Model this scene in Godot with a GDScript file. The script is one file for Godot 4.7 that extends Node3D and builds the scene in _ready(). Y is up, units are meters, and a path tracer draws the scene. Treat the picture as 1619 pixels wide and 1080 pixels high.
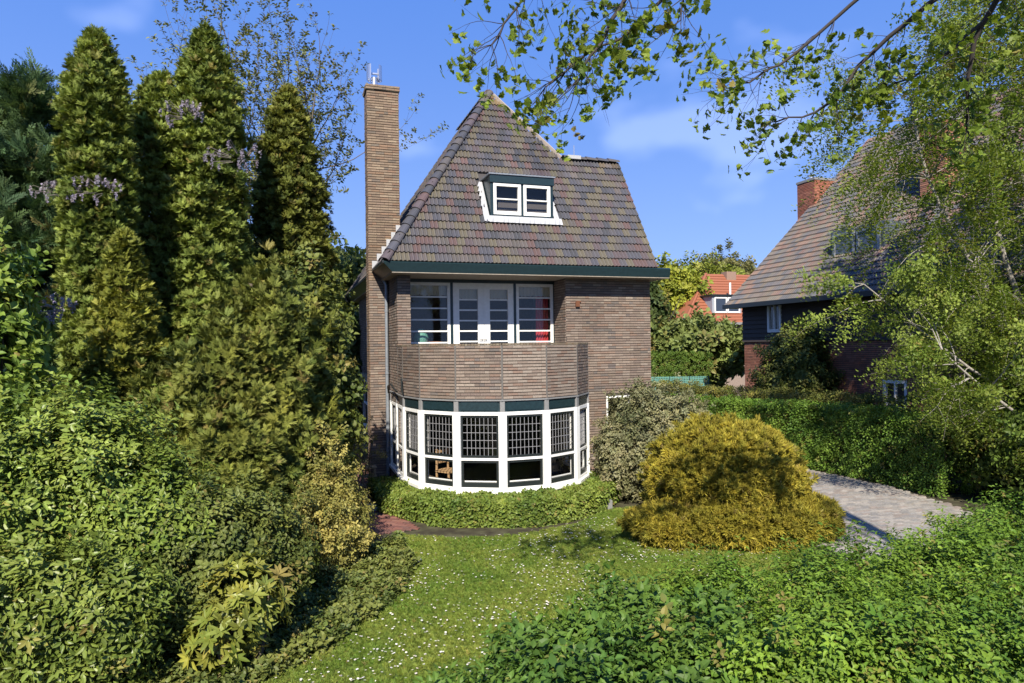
extends Node3D
# A brick house with a polygonal bay and a steep tiled roof, in a garden seen from above eye level.
# y up, metres. Camera near the origin, looking along -z. The house has its own frame, turned 18 degrees.

const TURN := 0.314159
var rng := RandomNumberGenerator.new()
var noise := FastNoiseLite.new()
var used := {}
var M := {}

class MB:
	var v := PackedVector3Array()
	var n := PackedVector3Array()
	var c := PackedColorArray()
	var col := Color.WHITE
	func tri(a: Vector3, b: Vector3, d: Vector3) -> void:
		var k := (d - a).cross(b - a).normalized()
		v.append(a); v.append(b); v.append(d)
		n.append(k); n.append(k); n.append(k)
		c.append(col); c.append(col); c.append(col)
	func quad(a: Vector3, b: Vector3, d: Vector3, e: Vector3) -> void:
		tri(a, b, d)
		tri(a, d, e)
	func box(lo: Vector3, hi: Vector3, t := Transform3D()) -> void:
		var p: Array[Vector3] = []
		for i in 8:
			p.append(t * Vector3(hi.x if i & 1 else lo.x, hi.y if i & 2 else lo.y, hi.z if i & 4 else lo.z))
		quad(p[4], p[6], p[7], p[5]); quad(p[1], p[3], p[2], p[0])
		quad(p[5], p[7], p[3], p[1]); quad(p[0], p[2], p[6], p[4])
		quad(p[2], p[3], p[7], p[6]); quad(p[0], p[4], p[5], p[1])
	# a box with its long edges chamfered by e, along local y
	func post(lo: Vector3, hi: Vector3, e: float, t := Transform3D()) -> void:
		var q := [Vector2(lo.x + e, lo.z), Vector2(hi.x - e, lo.z), Vector2(hi.x, lo.z + e), Vector2(hi.x, hi.z - e), Vector2(hi.x - e, hi.z), Vector2(lo.x + e, hi.z), Vector2(lo.x, hi.z - e), Vector2(lo.x, lo.z + e)]
		for i in 8:
			var a: Vector2 = q[i]
			var b: Vector2 = q[(i + 1) % 8]
			quad(t * Vector3(a.x, lo.y, a.y), t * Vector3(a.x, hi.y, a.y), t * Vector3(b.x, hi.y, b.y), t * Vector3(b.x, lo.y, b.y))
			tri(t * Vector3(a.x, hi.y, a.y), t * Vector3((lo.x + hi.x) / 2, hi.y, (lo.z + hi.z) / 2), t * Vector3(b.x, hi.y, b.y))
			tri(t * Vector3(b.x, lo.y, b.y), t * Vector3((lo.x + hi.x) / 2, lo.y, (lo.z + hi.z) / 2), t * Vector3(a.x, lo.y, a.y))
	func poly(pts: Array) -> void:
		for i in range(1, pts.size() - 1):
			tri(pts[0], pts[i], pts[i + 1])
	func tube(pts: Array, radii: Array, sides := 6) -> void:
		var rings: Array = []
		var up := Vector3(0.31, 0.2, 0.93)
		for i in pts.size():
			var d: Vector3 = (pts[mini(i + 1, pts.size() - 1)] - pts[maxi(i - 1, 0)]).normalized()
			var s := d.cross(up)
			if s.length() < 0.05:
				s = d.cross(Vector3.RIGHT)
			s = s.normalized()
			var w := s.cross(d).normalized()
			var ring: Array = []
			for k in sides:
				var a := TAU * k / sides
				ring.append(s * cos(a) + w * sin(a))
			rings.append(ring)
		for i in pts.size() - 1:
			for k in sides:
				var k2 := (k + 1) % sides
				var a0: Vector3 = rings[i][k]
				var a1: Vector3 = rings[i][k2]
				var b0: Vector3 = rings[i + 1][k]
				var b1: Vector3 = rings[i + 1][k2]
				var p: Vector3 = pts[i]
				var q: Vector3 = pts[i + 1]
				var vs := [p + a0 * radii[i], q + b1 * radii[i + 1], q + b0 * radii[i + 1], p + a0 * radii[i], p + a1 * radii[i], q + b1 * radii[i + 1]]
				var ns := [a0, b1, b0, a0, a1, b1]
				for j in 6:
					v.append(vs[j]); n.append(ns[j]); c.append(col)
	func leaf(p: Vector3, dir: Vector3, side: Vector3, l: float, w: float, fold := 0.25, droop := 0.15) -> void:
		var nn := side.cross(dir).normalized()
		var p1 := p + dir * l * 0.36
		var p2 := p + dir * l * 0.7 - nn * l * droop * 0.4
		var p3 := p + dir * l - nn * l * droop
		for s in [-1.0, 1.0]:
			var e1: Vector3 = p + dir * l * 0.33 + side * (s * w * 0.5) + nn * (w * fold)
			var e2: Vector3 = p + dir * l * 0.68 + side * (s * w * 0.4) + nn * (w * fold * 0.8 - l * droop * 0.4)
			tri(p, e1, p1); tri(p1, e1, e2); tri(p1, e2, p2); tri(p2, e2, p3)
	func kite(p: Vector3, dir: Vector3, side: Vector3, l: float, w: float) -> void:
		var m := p + dir * l * 0.45
		tri(p, m + side * w * 0.5, p + dir * l)
		tri(p, p + dir * l, m - side * w * 0.5)
	func mesh() -> ArrayMesh:
		var a := []
		a.resize(Mesh.ARRAY_MAX)
		a[Mesh.ARRAY_VERTEX] = v
		a[Mesh.ARRAY_NORMAL] = n
		a[Mesh.ARRAY_COLOR] = c
		var m := ArrayMesh.new()
		m.add_surface_from_arrays(Mesh.PRIMITIVE_TRIANGLES, a)
		return m

# ---------------------------------------------------------------- scene helpers
func numbered(called: String) -> String:
	var k: int = used.get(called, 0)
	used[called] = k + 1
	return called if k == 0 else "%s_%03d" % [called, k]

func tag(o: Node3D, label := "", category := "", group := "", kind := "") -> Node3D:
	if label: o.set_meta("label", label)
	if category: o.set_meta("category", category)
	if group: o.set_meta("group", group)
	if kind: o.set_meta("kind", kind)
	return o

func thing(called: String, label: String, category: String, at := Vector3.ZERO, turn := 0.0, group := "") -> Node3D:
	var o := Node3D.new()
	o.name = numbered(called)
	add_child(o)
	o.position = at
	o.rotation.y = turn
	tag(o, label, category, group)
	return o

func obj(called: String, m, material: Material, parent: Node3D) -> MeshInstance3D:
	var o := MeshInstance3D.new()
	o.name = called
	o.mesh = m.mesh() if m is MB else m
	o.material_override = material
	parent.add_child(o, true)
	return o

func top(called: String, m, material: Material, label: String, category: String, at := Vector3.ZERO, turn := 0.0, group := "") -> MeshInstance3D:
	var o := obj(numbered(called), m, material, self)
	o.position = at
	o.rotation.y = turn
	tag(o, label, category, group)
	return o

func structure(called: String, m, material: Material) -> MeshInstance3D:
	var o := obj(numbered(called), m, material, self)
	o.set_meta("kind", "structure")
	return o

func lin(r: float, g: float, b: float) -> Color:
	return Color(r, g, b).linear_to_srgb()

func ramp_noise(freq: float, lo: Color, hi: Color, octaves := 4, size := 512) -> NoiseTexture2D:
	var t := NoiseTexture2D.new()
	var f := FastNoiseLite.new()
	f.seed = 11 + int(freq * 1000)
	f.frequency = freq
	f.fractal_octaves = octaves
	f.noise_type = FastNoiseLite.TYPE_SIMPLEX_SMOOTH
	t.noise = f
	t.width = size
	t.height = size
	t.seamless = true
	var g := Gradient.new()
	g.set_color(0, lo)
	g.set_color(1, hi)
	t.color_ramp = g
	return t

func mat(c: Color, rough := 0.7, metal := 0.0) -> StandardMaterial3D:
	var m := StandardMaterial3D.new()
	m.albedo_color = c
	m.roughness = rough
	m.metallic = metal
	return m

func vmat(rough := 0.75, grain: Texture2D = null, scale := 1.0) -> StandardMaterial3D:
	var m := mat(Color.WHITE, rough)
	m.vertex_color_use_as_albedo = true
	if grain:
		m.albedo_texture = grain
		m.uv1_triplanar = true
		m.uv1_world_triplanar = true
		m.uv1_scale = Vector3.ONE * scale
	return m

func grained(c: Color, rough: float, grain: Texture2D, scale: float) -> StandardMaterial3D:
	var m := mat(c, rough)
	m.albedo_texture = grain
	m.uv1_triplanar = true
	m.uv1_world_triplanar = true
	m.uv1_scale = Vector3.ONE * scale
	return m

func leafmat(rough: float, through: float) -> StandardMaterial3D:
	var m := mat(Color.WHITE, rough)
	m.vertex_color_use_as_albedo = true
	m.metallic_specular = 0.35
	m.backlight_enabled = true
	m.backlight = lin(through, through * 0.95, through * 0.55)
	return m

func glass() -> StandardMaterial3D:
	var m := mat(Color(0.03, 0.05, 0.05, 0.05), 0.02)
	m.transparency = BaseMaterial3D.TRANSPARENCY_ALPHA
	m.metallic_specular = 0.6
	return m

func R(a: float, b: float) -> float:
	return rng.randf_range(a, b)

func rdir() -> Vector3:
	var z := R(-1, 1)
	var a := R(0, TAU)
	var s := sqrt(1 - z * z)
	return Vector3(s * cos(a), z, s * sin(a))

func frame(y: Vector3, spin: float) -> Basis:
	var yy := y.normalized()
	var x := yy.cross(Vector3(0.2, 0.1, 0.97)).normalized()
	if yy.cross(Vector3(0.2, 0.1, 0.97)).length() < 0.05:
		x = Vector3.RIGHT
	var z := x.cross(yy)
	return Basis(x, yy, z) * Basis(Vector3.UP, spin)

# copies of a small leafy mesh: spots is [[position, growth direction, scale], ...]
func copies(called: String, m: Mesh, material: Material, spots: Array, c1: Color, c2: Color, parent: Node3D) -> MultiMeshInstance3D:
	var mm := MultiMesh.new()
	mm.transform_format = MultiMesh.TRANSFORM_3D
	mm.use_colors = true
	mm.mesh = m
	mm.instance_count = spots.size()
	for i in spots.size():
		var s: Array = spots[i]
		var b := frame(s[1], R(0, TAU)).scaled(Vector3.ONE * s[2])
		mm.set_instance_transform(i, Transform3D(b, s[0]))
		var patch: float = 0.5 + 0.9 * noise.get_noise_3dv((s[0] + parent.position) * 0.9)
		var k := c1.lerp(c2, clampf(patch * 0.6 + R(-0.1, 0.5), 0, 1))
		var j := R(0.78, 1.22)
		if c2.b < 0.12 and rng.randf() < 0.045:
			k = k.lerp(Color(0.26, 0.19, 0.06), R(0.3, 0.8))
		mm.set_instance_color(i, Color(k.r * j * R(0.94, 1.06), k.g * j, k.b * j * R(0.9, 1.1)))
	var o := MultiMeshInstance3D.new()
	o.name = called
	o.multimesh = mm
	o.material_override = material
	parent.add_child(o, true)
	o.set_meta("kind", "stuff")
	return o

# points through the outer layers of a union of bumpy ellipsoids: blobs [[centre, radii], ...]
func blob_spots(blobs: Array, per_m2: float, thick: float, s0: float, s1: float, up := 0.4, wild := 0.5, bump := 0.2, bf := 1.1) -> Array:
	var out: Array = []
	for b in blobs:
		var c: Vector3 = b[0]
		var r: Vector3 = b[1]
		var area := 4.0 * PI * pow((pow(r.x * r.y, 1.6) + pow(r.x * r.z, 1.6) + pow(r.y * r.z, 1.6)) / 3.0, 1.0 / 1.6)
		for i in int(area * per_m2):
			var d := rdir()
			var p0 := c + d * r
			var k: float = 1.0 + bump * noise.get_noise_3dv(p0 * bf * 2.0) * 1.6 + bump * 0.5 * noise.get_noise_3dv(p0 * bf * 6.0)
			var p := c + d * r * (k * (1.0 - thick * pow(rng.randf(), 1.3)))
			if p.y < 0.03:
				continue
			var inside := false
			for b2 in blobs:
				if b2 != b and ((p - b2[0]) / b2[1]).length() < 0.78:
					inside = true
					break
			if inside:
				continue
			out.append([p, ((d / r).normalized() + Vector3.UP * up + rdir() * wild), R(s0, s1)])
	return out

# a column (clipped or natural conifer): profile t -> radius factor
func column_spots(h: float, r: float, per_m2: float, thick: float, s0: float, s1: float, tip: float, foot := 0.75, low := 0.15, up := 0.8) -> Array:
	var out: Array = []
	var off := R(0, 100)
	for i in int(TAU * r * h * per_m2):
		var t := rng.randf()
		var y := low + t * (h - low)
		var a := R(0, TAU)
		var k: float = r * minf(1.0, pow((1.0 - t) * tip, 0.62)) * lerpf(foot, 1.0, minf(1.0, t * 3.0))
		if rng.randf() > k / r:
			continue
		var q := Vector3(cos(a), 0, sin(a))
		k *= 1.0 + 0.36 * noise.get_noise_3d(q.x * 1.3 + off, y * 1.1, q.z * 1.3) + 0.36 * noise.get_noise_3d(q.x * 3.2, y * 3.6 + off, q.z * 3.2)
		var p := q * (k * (1.0 - thick * pow(rng.randf(), 1.4))) + Vector3(0, y + 0.1 * (1 - t), 0)
		out.append([p, q * 0.7 + Vector3.UP * up + rdir() * 0.45, R(s0, s1)])
	return out

# ---------------------------------------------------------------- leaf clumps
func m_broad(n: int, l: float, w: float, spread: float, fold := 0.2, whorl := false) -> ArrayMesh:
	var b := MB.new()
	for i in n:
		var a := TAU * i * 0.381966 + R(-0.3, 0.3)
		var t := float(i) / n
		var q := Vector3(cos(a), 0, sin(a))
		var d := (q * R(0.55, 1.0) + Vector3.UP * (R(-0.1, 0.7) if not whorl else R(0.15, 0.5)) + rdir() * 0.2).normalized()
		var p := (q * R(0.0, 0.35) * spread + Vector3.UP * (t - 0.6) * spread) if not whorl else Vector3.UP * (t * spread * 0.3)
		var s := d.cross(Vector3.UP + rdir() * 0.4).normalized()
		var k := R(0.75, 1.15)
		b.col = Color.WHITE * R(0.85, 1.12)
		b.leaf(p, d, s, l * k, w * k, fold, R(0.0, 0.3))
	return b.mesh()

func m_lobed(n: int, l: float, spread: float) -> ArrayMesh:
	var b := MB.new()
	for i in n:
		var a := R(0, TAU)
		var q := Vector3(cos(a), 0, sin(a))
		var d := (q + Vector3.UP * R(-0.7, 0.3)).normalized()
		var s := d.cross(Vector3.UP + rdir() * 0.5).normalized()
		var nn := s.cross(d)
		var p := rdir() * spread * 0.5
		var k := l * R(0.6, 1.15)
		b.col = Color.WHITE * R(0.85, 1.12)
		var prof := [[0.0, 0.0], [-0.05, 0.28], [0.22, 0.5], [0.34, 0.34], [0.62, 0.46], [0.68, 0.24], [1.0, 0.0]]
		var mid := p + d * k * 0.35
		for side in [-1.0, 1.0]:
			for j in prof.size() - 1:
				var u0: Array = prof[j]
				var u1: Array = prof[j + 1]
				b.tri(mid, p + d * (k * u0[0]) + s * (side * k * u0[1]) + nn * (k * u0[1] * 0.25), p + d * (k * u1[0]) + s * (side * k * u1[1]) + nn * (k * u1[1] * 0.25 - k * 0.1 * u1[0]))
	return b.mesh()

func m_spray(n: int, size: float) -> ArrayMesh:
	var b := MB.new()
	for i in n:
		var a := TAU * i / n + R(-0.4, 0.4)
		var q := Vector3(cos(a), 0, sin(a))
		var stem := (q * R(0.5, 0.9) + Vector3.UP * R(0.4, 1.0)).normalized()
		var side := stem.cross(Vector3.UP if i % 2 else q).normalized()
		if side.length() < 0.5:
			side = Vector3.RIGHT
		var nn := side.cross(stem)
		b.col = Color.WHITE * R(0.85, 1.15)
		for k in 11:
			var t := 0.08 + 0.085 * k
			var sg := -1.0 if k % 2 else 1.0
			var d := (stem + side * sg * R(0.5, 0.95) * (1.1 - t * 0.8) + nn * R(-0.25, 0.25)).normalized()
			b.kite(stem * size * t * 0.8, d, d.cross(nn).normalized(), size * R(0.34, 0.56), size * R(0.075, 0.12))
	return b.mesh()

func m_tuft(n: int, l: float, w: float, cone: float) -> ArrayMesh:
	var b := MB.new()
	for i in n:
		var d := (Vector3.UP + rdir() * cone).normalized()
		b.col = Color.WHITE * R(0.8, 1.2)
		b.kite(Vector3.UP * R(-0.3, 0.35) * l, d, d.cross(rdir()).normalized(), l * R(0.6, 1.1), w)
	return b.mesh()

func m_feather(l: float) -> ArrayMesh:
	var b := MB.new()
	for f in 3:
		var d0 := (Vector3.UP + rdir() * 0.55).normalized()
		var side := d0.cross(rdir()).normalized()
		var p := Vector3.ZERO
		for k in 14:
			var t := k / 14.0
			var d := (d0 + Vector3.DOWN * t * 0.5).normalized()
			for sg in [-1.0, 1.0]:
				var q: Vector3 = (d * 0.7 + side * sg * 0.7 + rdir() * 0.2).normalized()
				b.kite(p, q, q.cross(side.cross(d)).normalized(), l * R(0.25, 0.36) * (1.1 - t * 0.7), l * 0.055)
			p += d * l / 14.0
	return b.mesh()

# wood: limbs that fork; leaf spots are gathered in tips
func grow(w: MB, tips: Array, p: Vector3, d: Vector3, l: float, r: float, level: int, bend: Vector3, wobble: float, forks: int, shrink := 0.62, every := 0.0) -> void:
	var pts: Array = [p]
	var rad: Array = [r]
	var n := 5 if level > 0 else 4
	var q := p
	var dd := d.normalized()
	for i in n:
		dd = (dd + rdir() * wobble + bend / n).normalized()
		q += dd * l / n
		pts.append(q)
		rad.append(r * lerpf(1.0, 0.45, (i + 1.0) / n))
		if every > 0 and level <= 1:
			tips.append([q, dd])
	w.tube(pts, rad, 7 if r > 0.05 else (5 if r > 0.02 else 4))
	if level == 0:
		tips.append([q, dd])
		return
	for k in forks:
		var at := 1 + int(float(k + 1) / forks * (n - 1))
		var side := dd.cross(rdir()).normalized()
		var nd := (dd * R(0.5, 0.9) + side * R(0.5, 0.95)).normalized()
		grow(w, tips, pts[at], nd, l * shrink * R(0.75, 1.2), rad[at] * 0.62, level - 1, bend, wobble, forks, shrink, every)
	grow(w, tips, q, dd, l * shrink, rad[n] * 0.9, level - 1, bend, wobble, forks, shrink, every)

# ---------------------------------------------------------------- masonry
func brick_color() -> Color:
	var k := rng.randf()
	var c := Color(0.225, 0.172, 0.138)
	if k < 0.25: c = Color(0.255, 0.20, 0.162)
	elif k < 0.45: c = Color(0.20, 0.152, 0.126)
	elif k < 0.6: c = Color(0.235, 0.160, 0.122)
	elif k < 0.66: c = Color(0.165, 0.14, 0.126)
	elif k < 0.72: c = Color(0.30, 0.245, 0.20)
	return c * R(0.9, 1.1)

func cut(s0: float, s1: float, y0: float, y1: float, holes: Array) -> Array:
	var spans := [[s0, s1]]
	for h in holes:
		if y1 <= h[2] + 0.004 or y0 >= h[3] - 0.004:
			continue
		var next := []
		for sp in spans:
			if sp[1] <= h[0] or sp[0] >= h[1]:
				next.append(sp)
				continue
			if sp[0] < h[0]: next.append([sp[0], h[0]])
			if sp[1] > h[1]: next.append([h[1], sp[1]])
		spans = next
	return spans

# bricks laid in courses on a vertical face that runs from p along d; tint varies the clay
func bricks(b: MB, p: Vector3, d: Vector3, length: float, h0: float, h1: float, holes := [], tint := Color.WHITE, course := 0.0655) -> void:
	var nn := d.cross(Vector3.UP).normalized()
	var t := Transform3D(Basis(d, Vector3.UP, nn), p)
	var row := 0
	var y := h0
	while y + course * 0.8 < h1:
		var s := -0.11 if row % 2 else 0.0
		s -= R(0, 0.03)
		while s < length:
			var l := 0.213 if rng.randf() < 0.8 else 0.104
			var a := maxf(s, 0.0)
			var e := minf(s + l - 0.004, length)
			if e - a > 0.02:
				for sp in cut(a, e, y, y + course, holes):
					if sp[1] - sp[0] > 0.015:
						var wp: Vector3 = t * Vector3(sp[0], y, 0)
						var k := brick_color() * (1.0 + 0.22 * noise.get_noise_3dv(wp * 0.7) + 0.12 * noise.get_noise_3dv(wp * 2.3))
						b.col = Color(k.r * tint.r, k.g * tint.g, k.b * tint.b)
						var f := 0.016 + R(-0.003, 0.004)
						b.box(Vector3(sp[0], y + 0.017, -0.01), Vector3(sp[1], y + course, f), t)
			s += l
		y += course
		row += 1

# the mortared core behind the bricks
func slab(b: MB, p: Vector3, d: Vector3, length: float, h0: float, h1: float, thick: float, holes := []) -> void:
	var nn := d.cross(Vector3.UP).normalized()
	var t := Transform3D(Basis(d, Vector3.UP, nn), p)
	var ys := [h0, h1]
	for h in holes:
		for y in [h[2], h[3]]:
			if y > h0 and y < h1 and not ys.has(y): ys.append(y)
	ys.sort()
	for i in ys.size() - 1:
		for sp in cut(0.0, length, ys[i], ys[i + 1], holes):
			b.box(Vector3(sp[0], ys[i], -thick), Vector3(sp[1], ys[i + 1], 0), t)

# one pantile: x across, y up the slope, z out of the roof; w wide and l long
func tile_into(b: MB, t: Transform3D, w: float, l: float) -> void:
	var k := 8
	var top_: Array = []
	var bot: Array = []
	for i in k + 1:
		var x := w * i / k
		var z := 0.021 * cos(TAU * 2.0 * i / k + 0.6) + 0.021
		bot.append(t * Vector3(x, 0, z + 0.042))
		top_.append(t * Vector3(x, l, z + 0.004))
	for i in k:
		b.quad(bot[i], top_[i], top_[i + 1], bot[i + 1])
		var down := t.basis * Vector3(0, 0.004, -0.045)
		b.quad(bot[i] + down, bot[i], bot[i + 1], bot[i + 1] + down)

const TILES := [Color(0.098, 0.092, 0.098), Color(0.108, 0.085, 0.088), Color(0.132, 0.116, 0.084), Color(0.125, 0.082, 0.076), Color(0.070, 0.070, 0.077), Color(0.108, 0.096, 0.088), Color(0.084, 0.083, 0.096), Color(0.124, 0.106, 0.098)]

# a window sash in the plane of t (x right, y up, z out): outer size w x h, bar width f; panes between bars
func sash(b: MB, t: Transform3D, w: float, h: float, f: float, depth: float, rows: int, cols := 1, bar := 0.025, z := 0.0, first := 0.0) -> void:
	b.box(Vector3(0, 0, z), Vector3(f, h, z + depth), t)
	b.box(Vector3(w - f, 0, z), Vector3(w, h, z + depth), t)
	b.box(Vector3(f, 0, z + 0.001), Vector3(w - f, f * 1.2, z + depth - 0.001), t)
	b.box(Vector3(f, h - f, z + 0.001), Vector3(w - f, h, z + depth - 0.001), t)
	for i in range(1, rows):
		var y := f + (h - 2 * f) * i / rows
		b.box(Vector3(f, y - bar / 2, z + 0.004), Vector3(w - f, y + bar / 2, z + depth - 0.006), t)
	for i in range(1, cols):
		var x := f + (w - 2 * f) * i / cols
		b.box(Vector3(x - bar / 2, f, z + 0.005), Vector3(x + bar / 2, h - f, z + depth - 0.007), t)

func pane(t: Transform3D, x0: float, y0: float, x1: float, y1: float, z: float) -> MB:
	var b := MB.new()
	b.quad(t * Vector3(x0, y0, z), t * Vector3(x0, y1, z), t * Vector3(x1, y1, z), t * Vector3(x1, y0, z))
	return b

func _ready() -> void:
	rng.seed = 20240
	noise.seed = 5
	noise.frequency = 1.0
	noise.fractal_octaves = 2
	camera_and_light()
	materials()
	ground()
	house()
	neighbour_house()
	far_house()
	left_planting()
	right_planting()
	foreground()
	small_things()

func camera_and_light() -> void:
	var cam := Camera3D.new()
	cam.name = "camera"
	add_child(cam)
	cam.position = Vector3(0, 3.6, 0)
	cam.fov = 53.17
	cam.near = 0.1
	cam.far = 900.0
	cam.rotation = Vector3(0.0056, 0, -0.0125)
	cam.current = true
	var env := Environment.new()
	env.background_mode = Environment.BG_SKY
	env.tonemap_mode = Environment.TONE_MAPPER_LINEAR
	env.tonemap_exposure = 2.2
	env.sdfgi_enabled = true
	env.ssao_enabled = true
	env.ssil_enabled = true
	var sm := ProceduralSkyMaterial.new()
	sm.sky_top_color = Color(0.24, 0.40, 0.68)
	sm.sky_horizon_color = Color(0.54, 0.65, 0.83)
	sm.sky_curve = 0.16
	sm.ground_horizon_color = Color(0.5, 0.55, 0.55)
	sm.ground_bottom_color = Color(0.25, 0.27, 0.22)
	sm.sun_angle_max = 12.0
	sm.sky_cover = clouds()
	sm.sky_cover_modulate = Color(1, 1, 1, 1)
	sm.energy_multiplier = 0.9
	var sky := Sky.new()
	sky.sky_material = sm
	env.sky = sky
	var we := WorldEnvironment.new()
	we.name = "world_environment"
	we.environment = env
	add_child(we)
	var sun := DirectionalLight3D.new()
	sun.name = "sun"
	add_child(sun)
	var az := deg_to_rad(4.0)
	var el := deg_to_rad(39.0)
	var to_sun := Vector3(-sin(az) * cos(el), sin(el), cos(az) * cos(el))
	sun.look_at_from_position(Vector3.ZERO, -to_sun, Vector3.UP)
	sun.light_energy = 1.32
	sun.light_color = Color(1.0, 0.965, 0.90)
	sun.light_angular_distance = 0.5
	sun.shadow_enabled = true

func clouds() -> ImageTexture:
	var f := FastNoiseLite.new()
	f.seed = 3
	f.frequency = 1.0
	f.fractal_octaves = 5
	var im := Image.create(1024, 512, false, Image.FORMAT_RGBA8)
	for y in 256:
		var up := (0.5 - (y + 0.5) / 512.0) * PI
		for x in 1024:
			var a := TAU * x / 1024.0
			var p := Vector3(cos(a) * cos(up), sin(up) * 1.9, sin(a) * cos(up)) * 2.1
			var w := f.get_noise_3dv(p + Vector3(4.3, 0, 1.7)) * 0.75 + f.get_noise_3dv(p * 0.45) * 0.5
			var k := clampf((w - 0.27) * 0.7, 0.0, 0.10)
			im.set_pixel(x, y, Color(0.95, 0.96, 1.0, k))
	return ImageTexture.create_from_image(im)

func materials() -> void:
	var fine := ramp_noise(0.03, Color(0.78, 0.78, 0.78), Color(1, 1, 1), 5)
	M.fine = fine
	M.brick = vmat(0.85, fine, 1.7)
	M.mortar = grained(lin(0.075, 0.066, 0.058), 0.95, fine, 2.0)
	M.white = grained(lin(0.80, 0.80, 0.78), 0.45, ramp_noise(0.02, Color(0.93, 0.93, 0.92), Color(1, 1, 1)), 0.8)
	M.green = grained(lin(0.014, 0.033, 0.040), 0.35, fine, 0.7)
	M.black = mat(lin(0.012, 0.016, 0.016), 0.4)
	M.soffit = grained(lin(0.36, 0.31, 0.25), 0.8, fine, 0.8)
	M.stone = grained(lin(0.24, 0.24, 0.24), 0.85, fine, 2.0)
	M.lead = grained(lin(0.46, 0.47, 0.49), 0.6, fine, 2.5)
	M.came = mat(lin(0.26, 0.26, 0.27), 0.5, 0.2)
	M.zinc = grained(lin(0.30, 0.33, 0.37), 0.45, fine, 1.3)
	M.zinc.metallic = 0.4
	M.steel = mat(lin(0.62, 0.64, 0.68), 0.28, 0.9)
	M.glass = glass()
	M.tile = vmat(0.5, fine, 2.2)
	M.under = mat(lin(0.05, 0.045, 0.045), 0.9)
	M.bark = grained(lin(0.10, 0.08, 0.06), 0.9, fine, 3.0)
	M.leaf = leafmat(0.5, 0.6)
	M.gloss = leafmat(0.38, 0.45)
	M.needle = leafmat(0.65, 0.4)
	M.tiles = []
	for c in TILES:
		M.tiles.append(grained(lin(c.r, c.g, c.b), 0.5, fine, 2.2))
	M.bricks = []
	for i in 7:
		var c := brick_color()
		M.bricks.append(grained(lin(c.r, c.g, c.b), 0.85, fine, 1.7))

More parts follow.
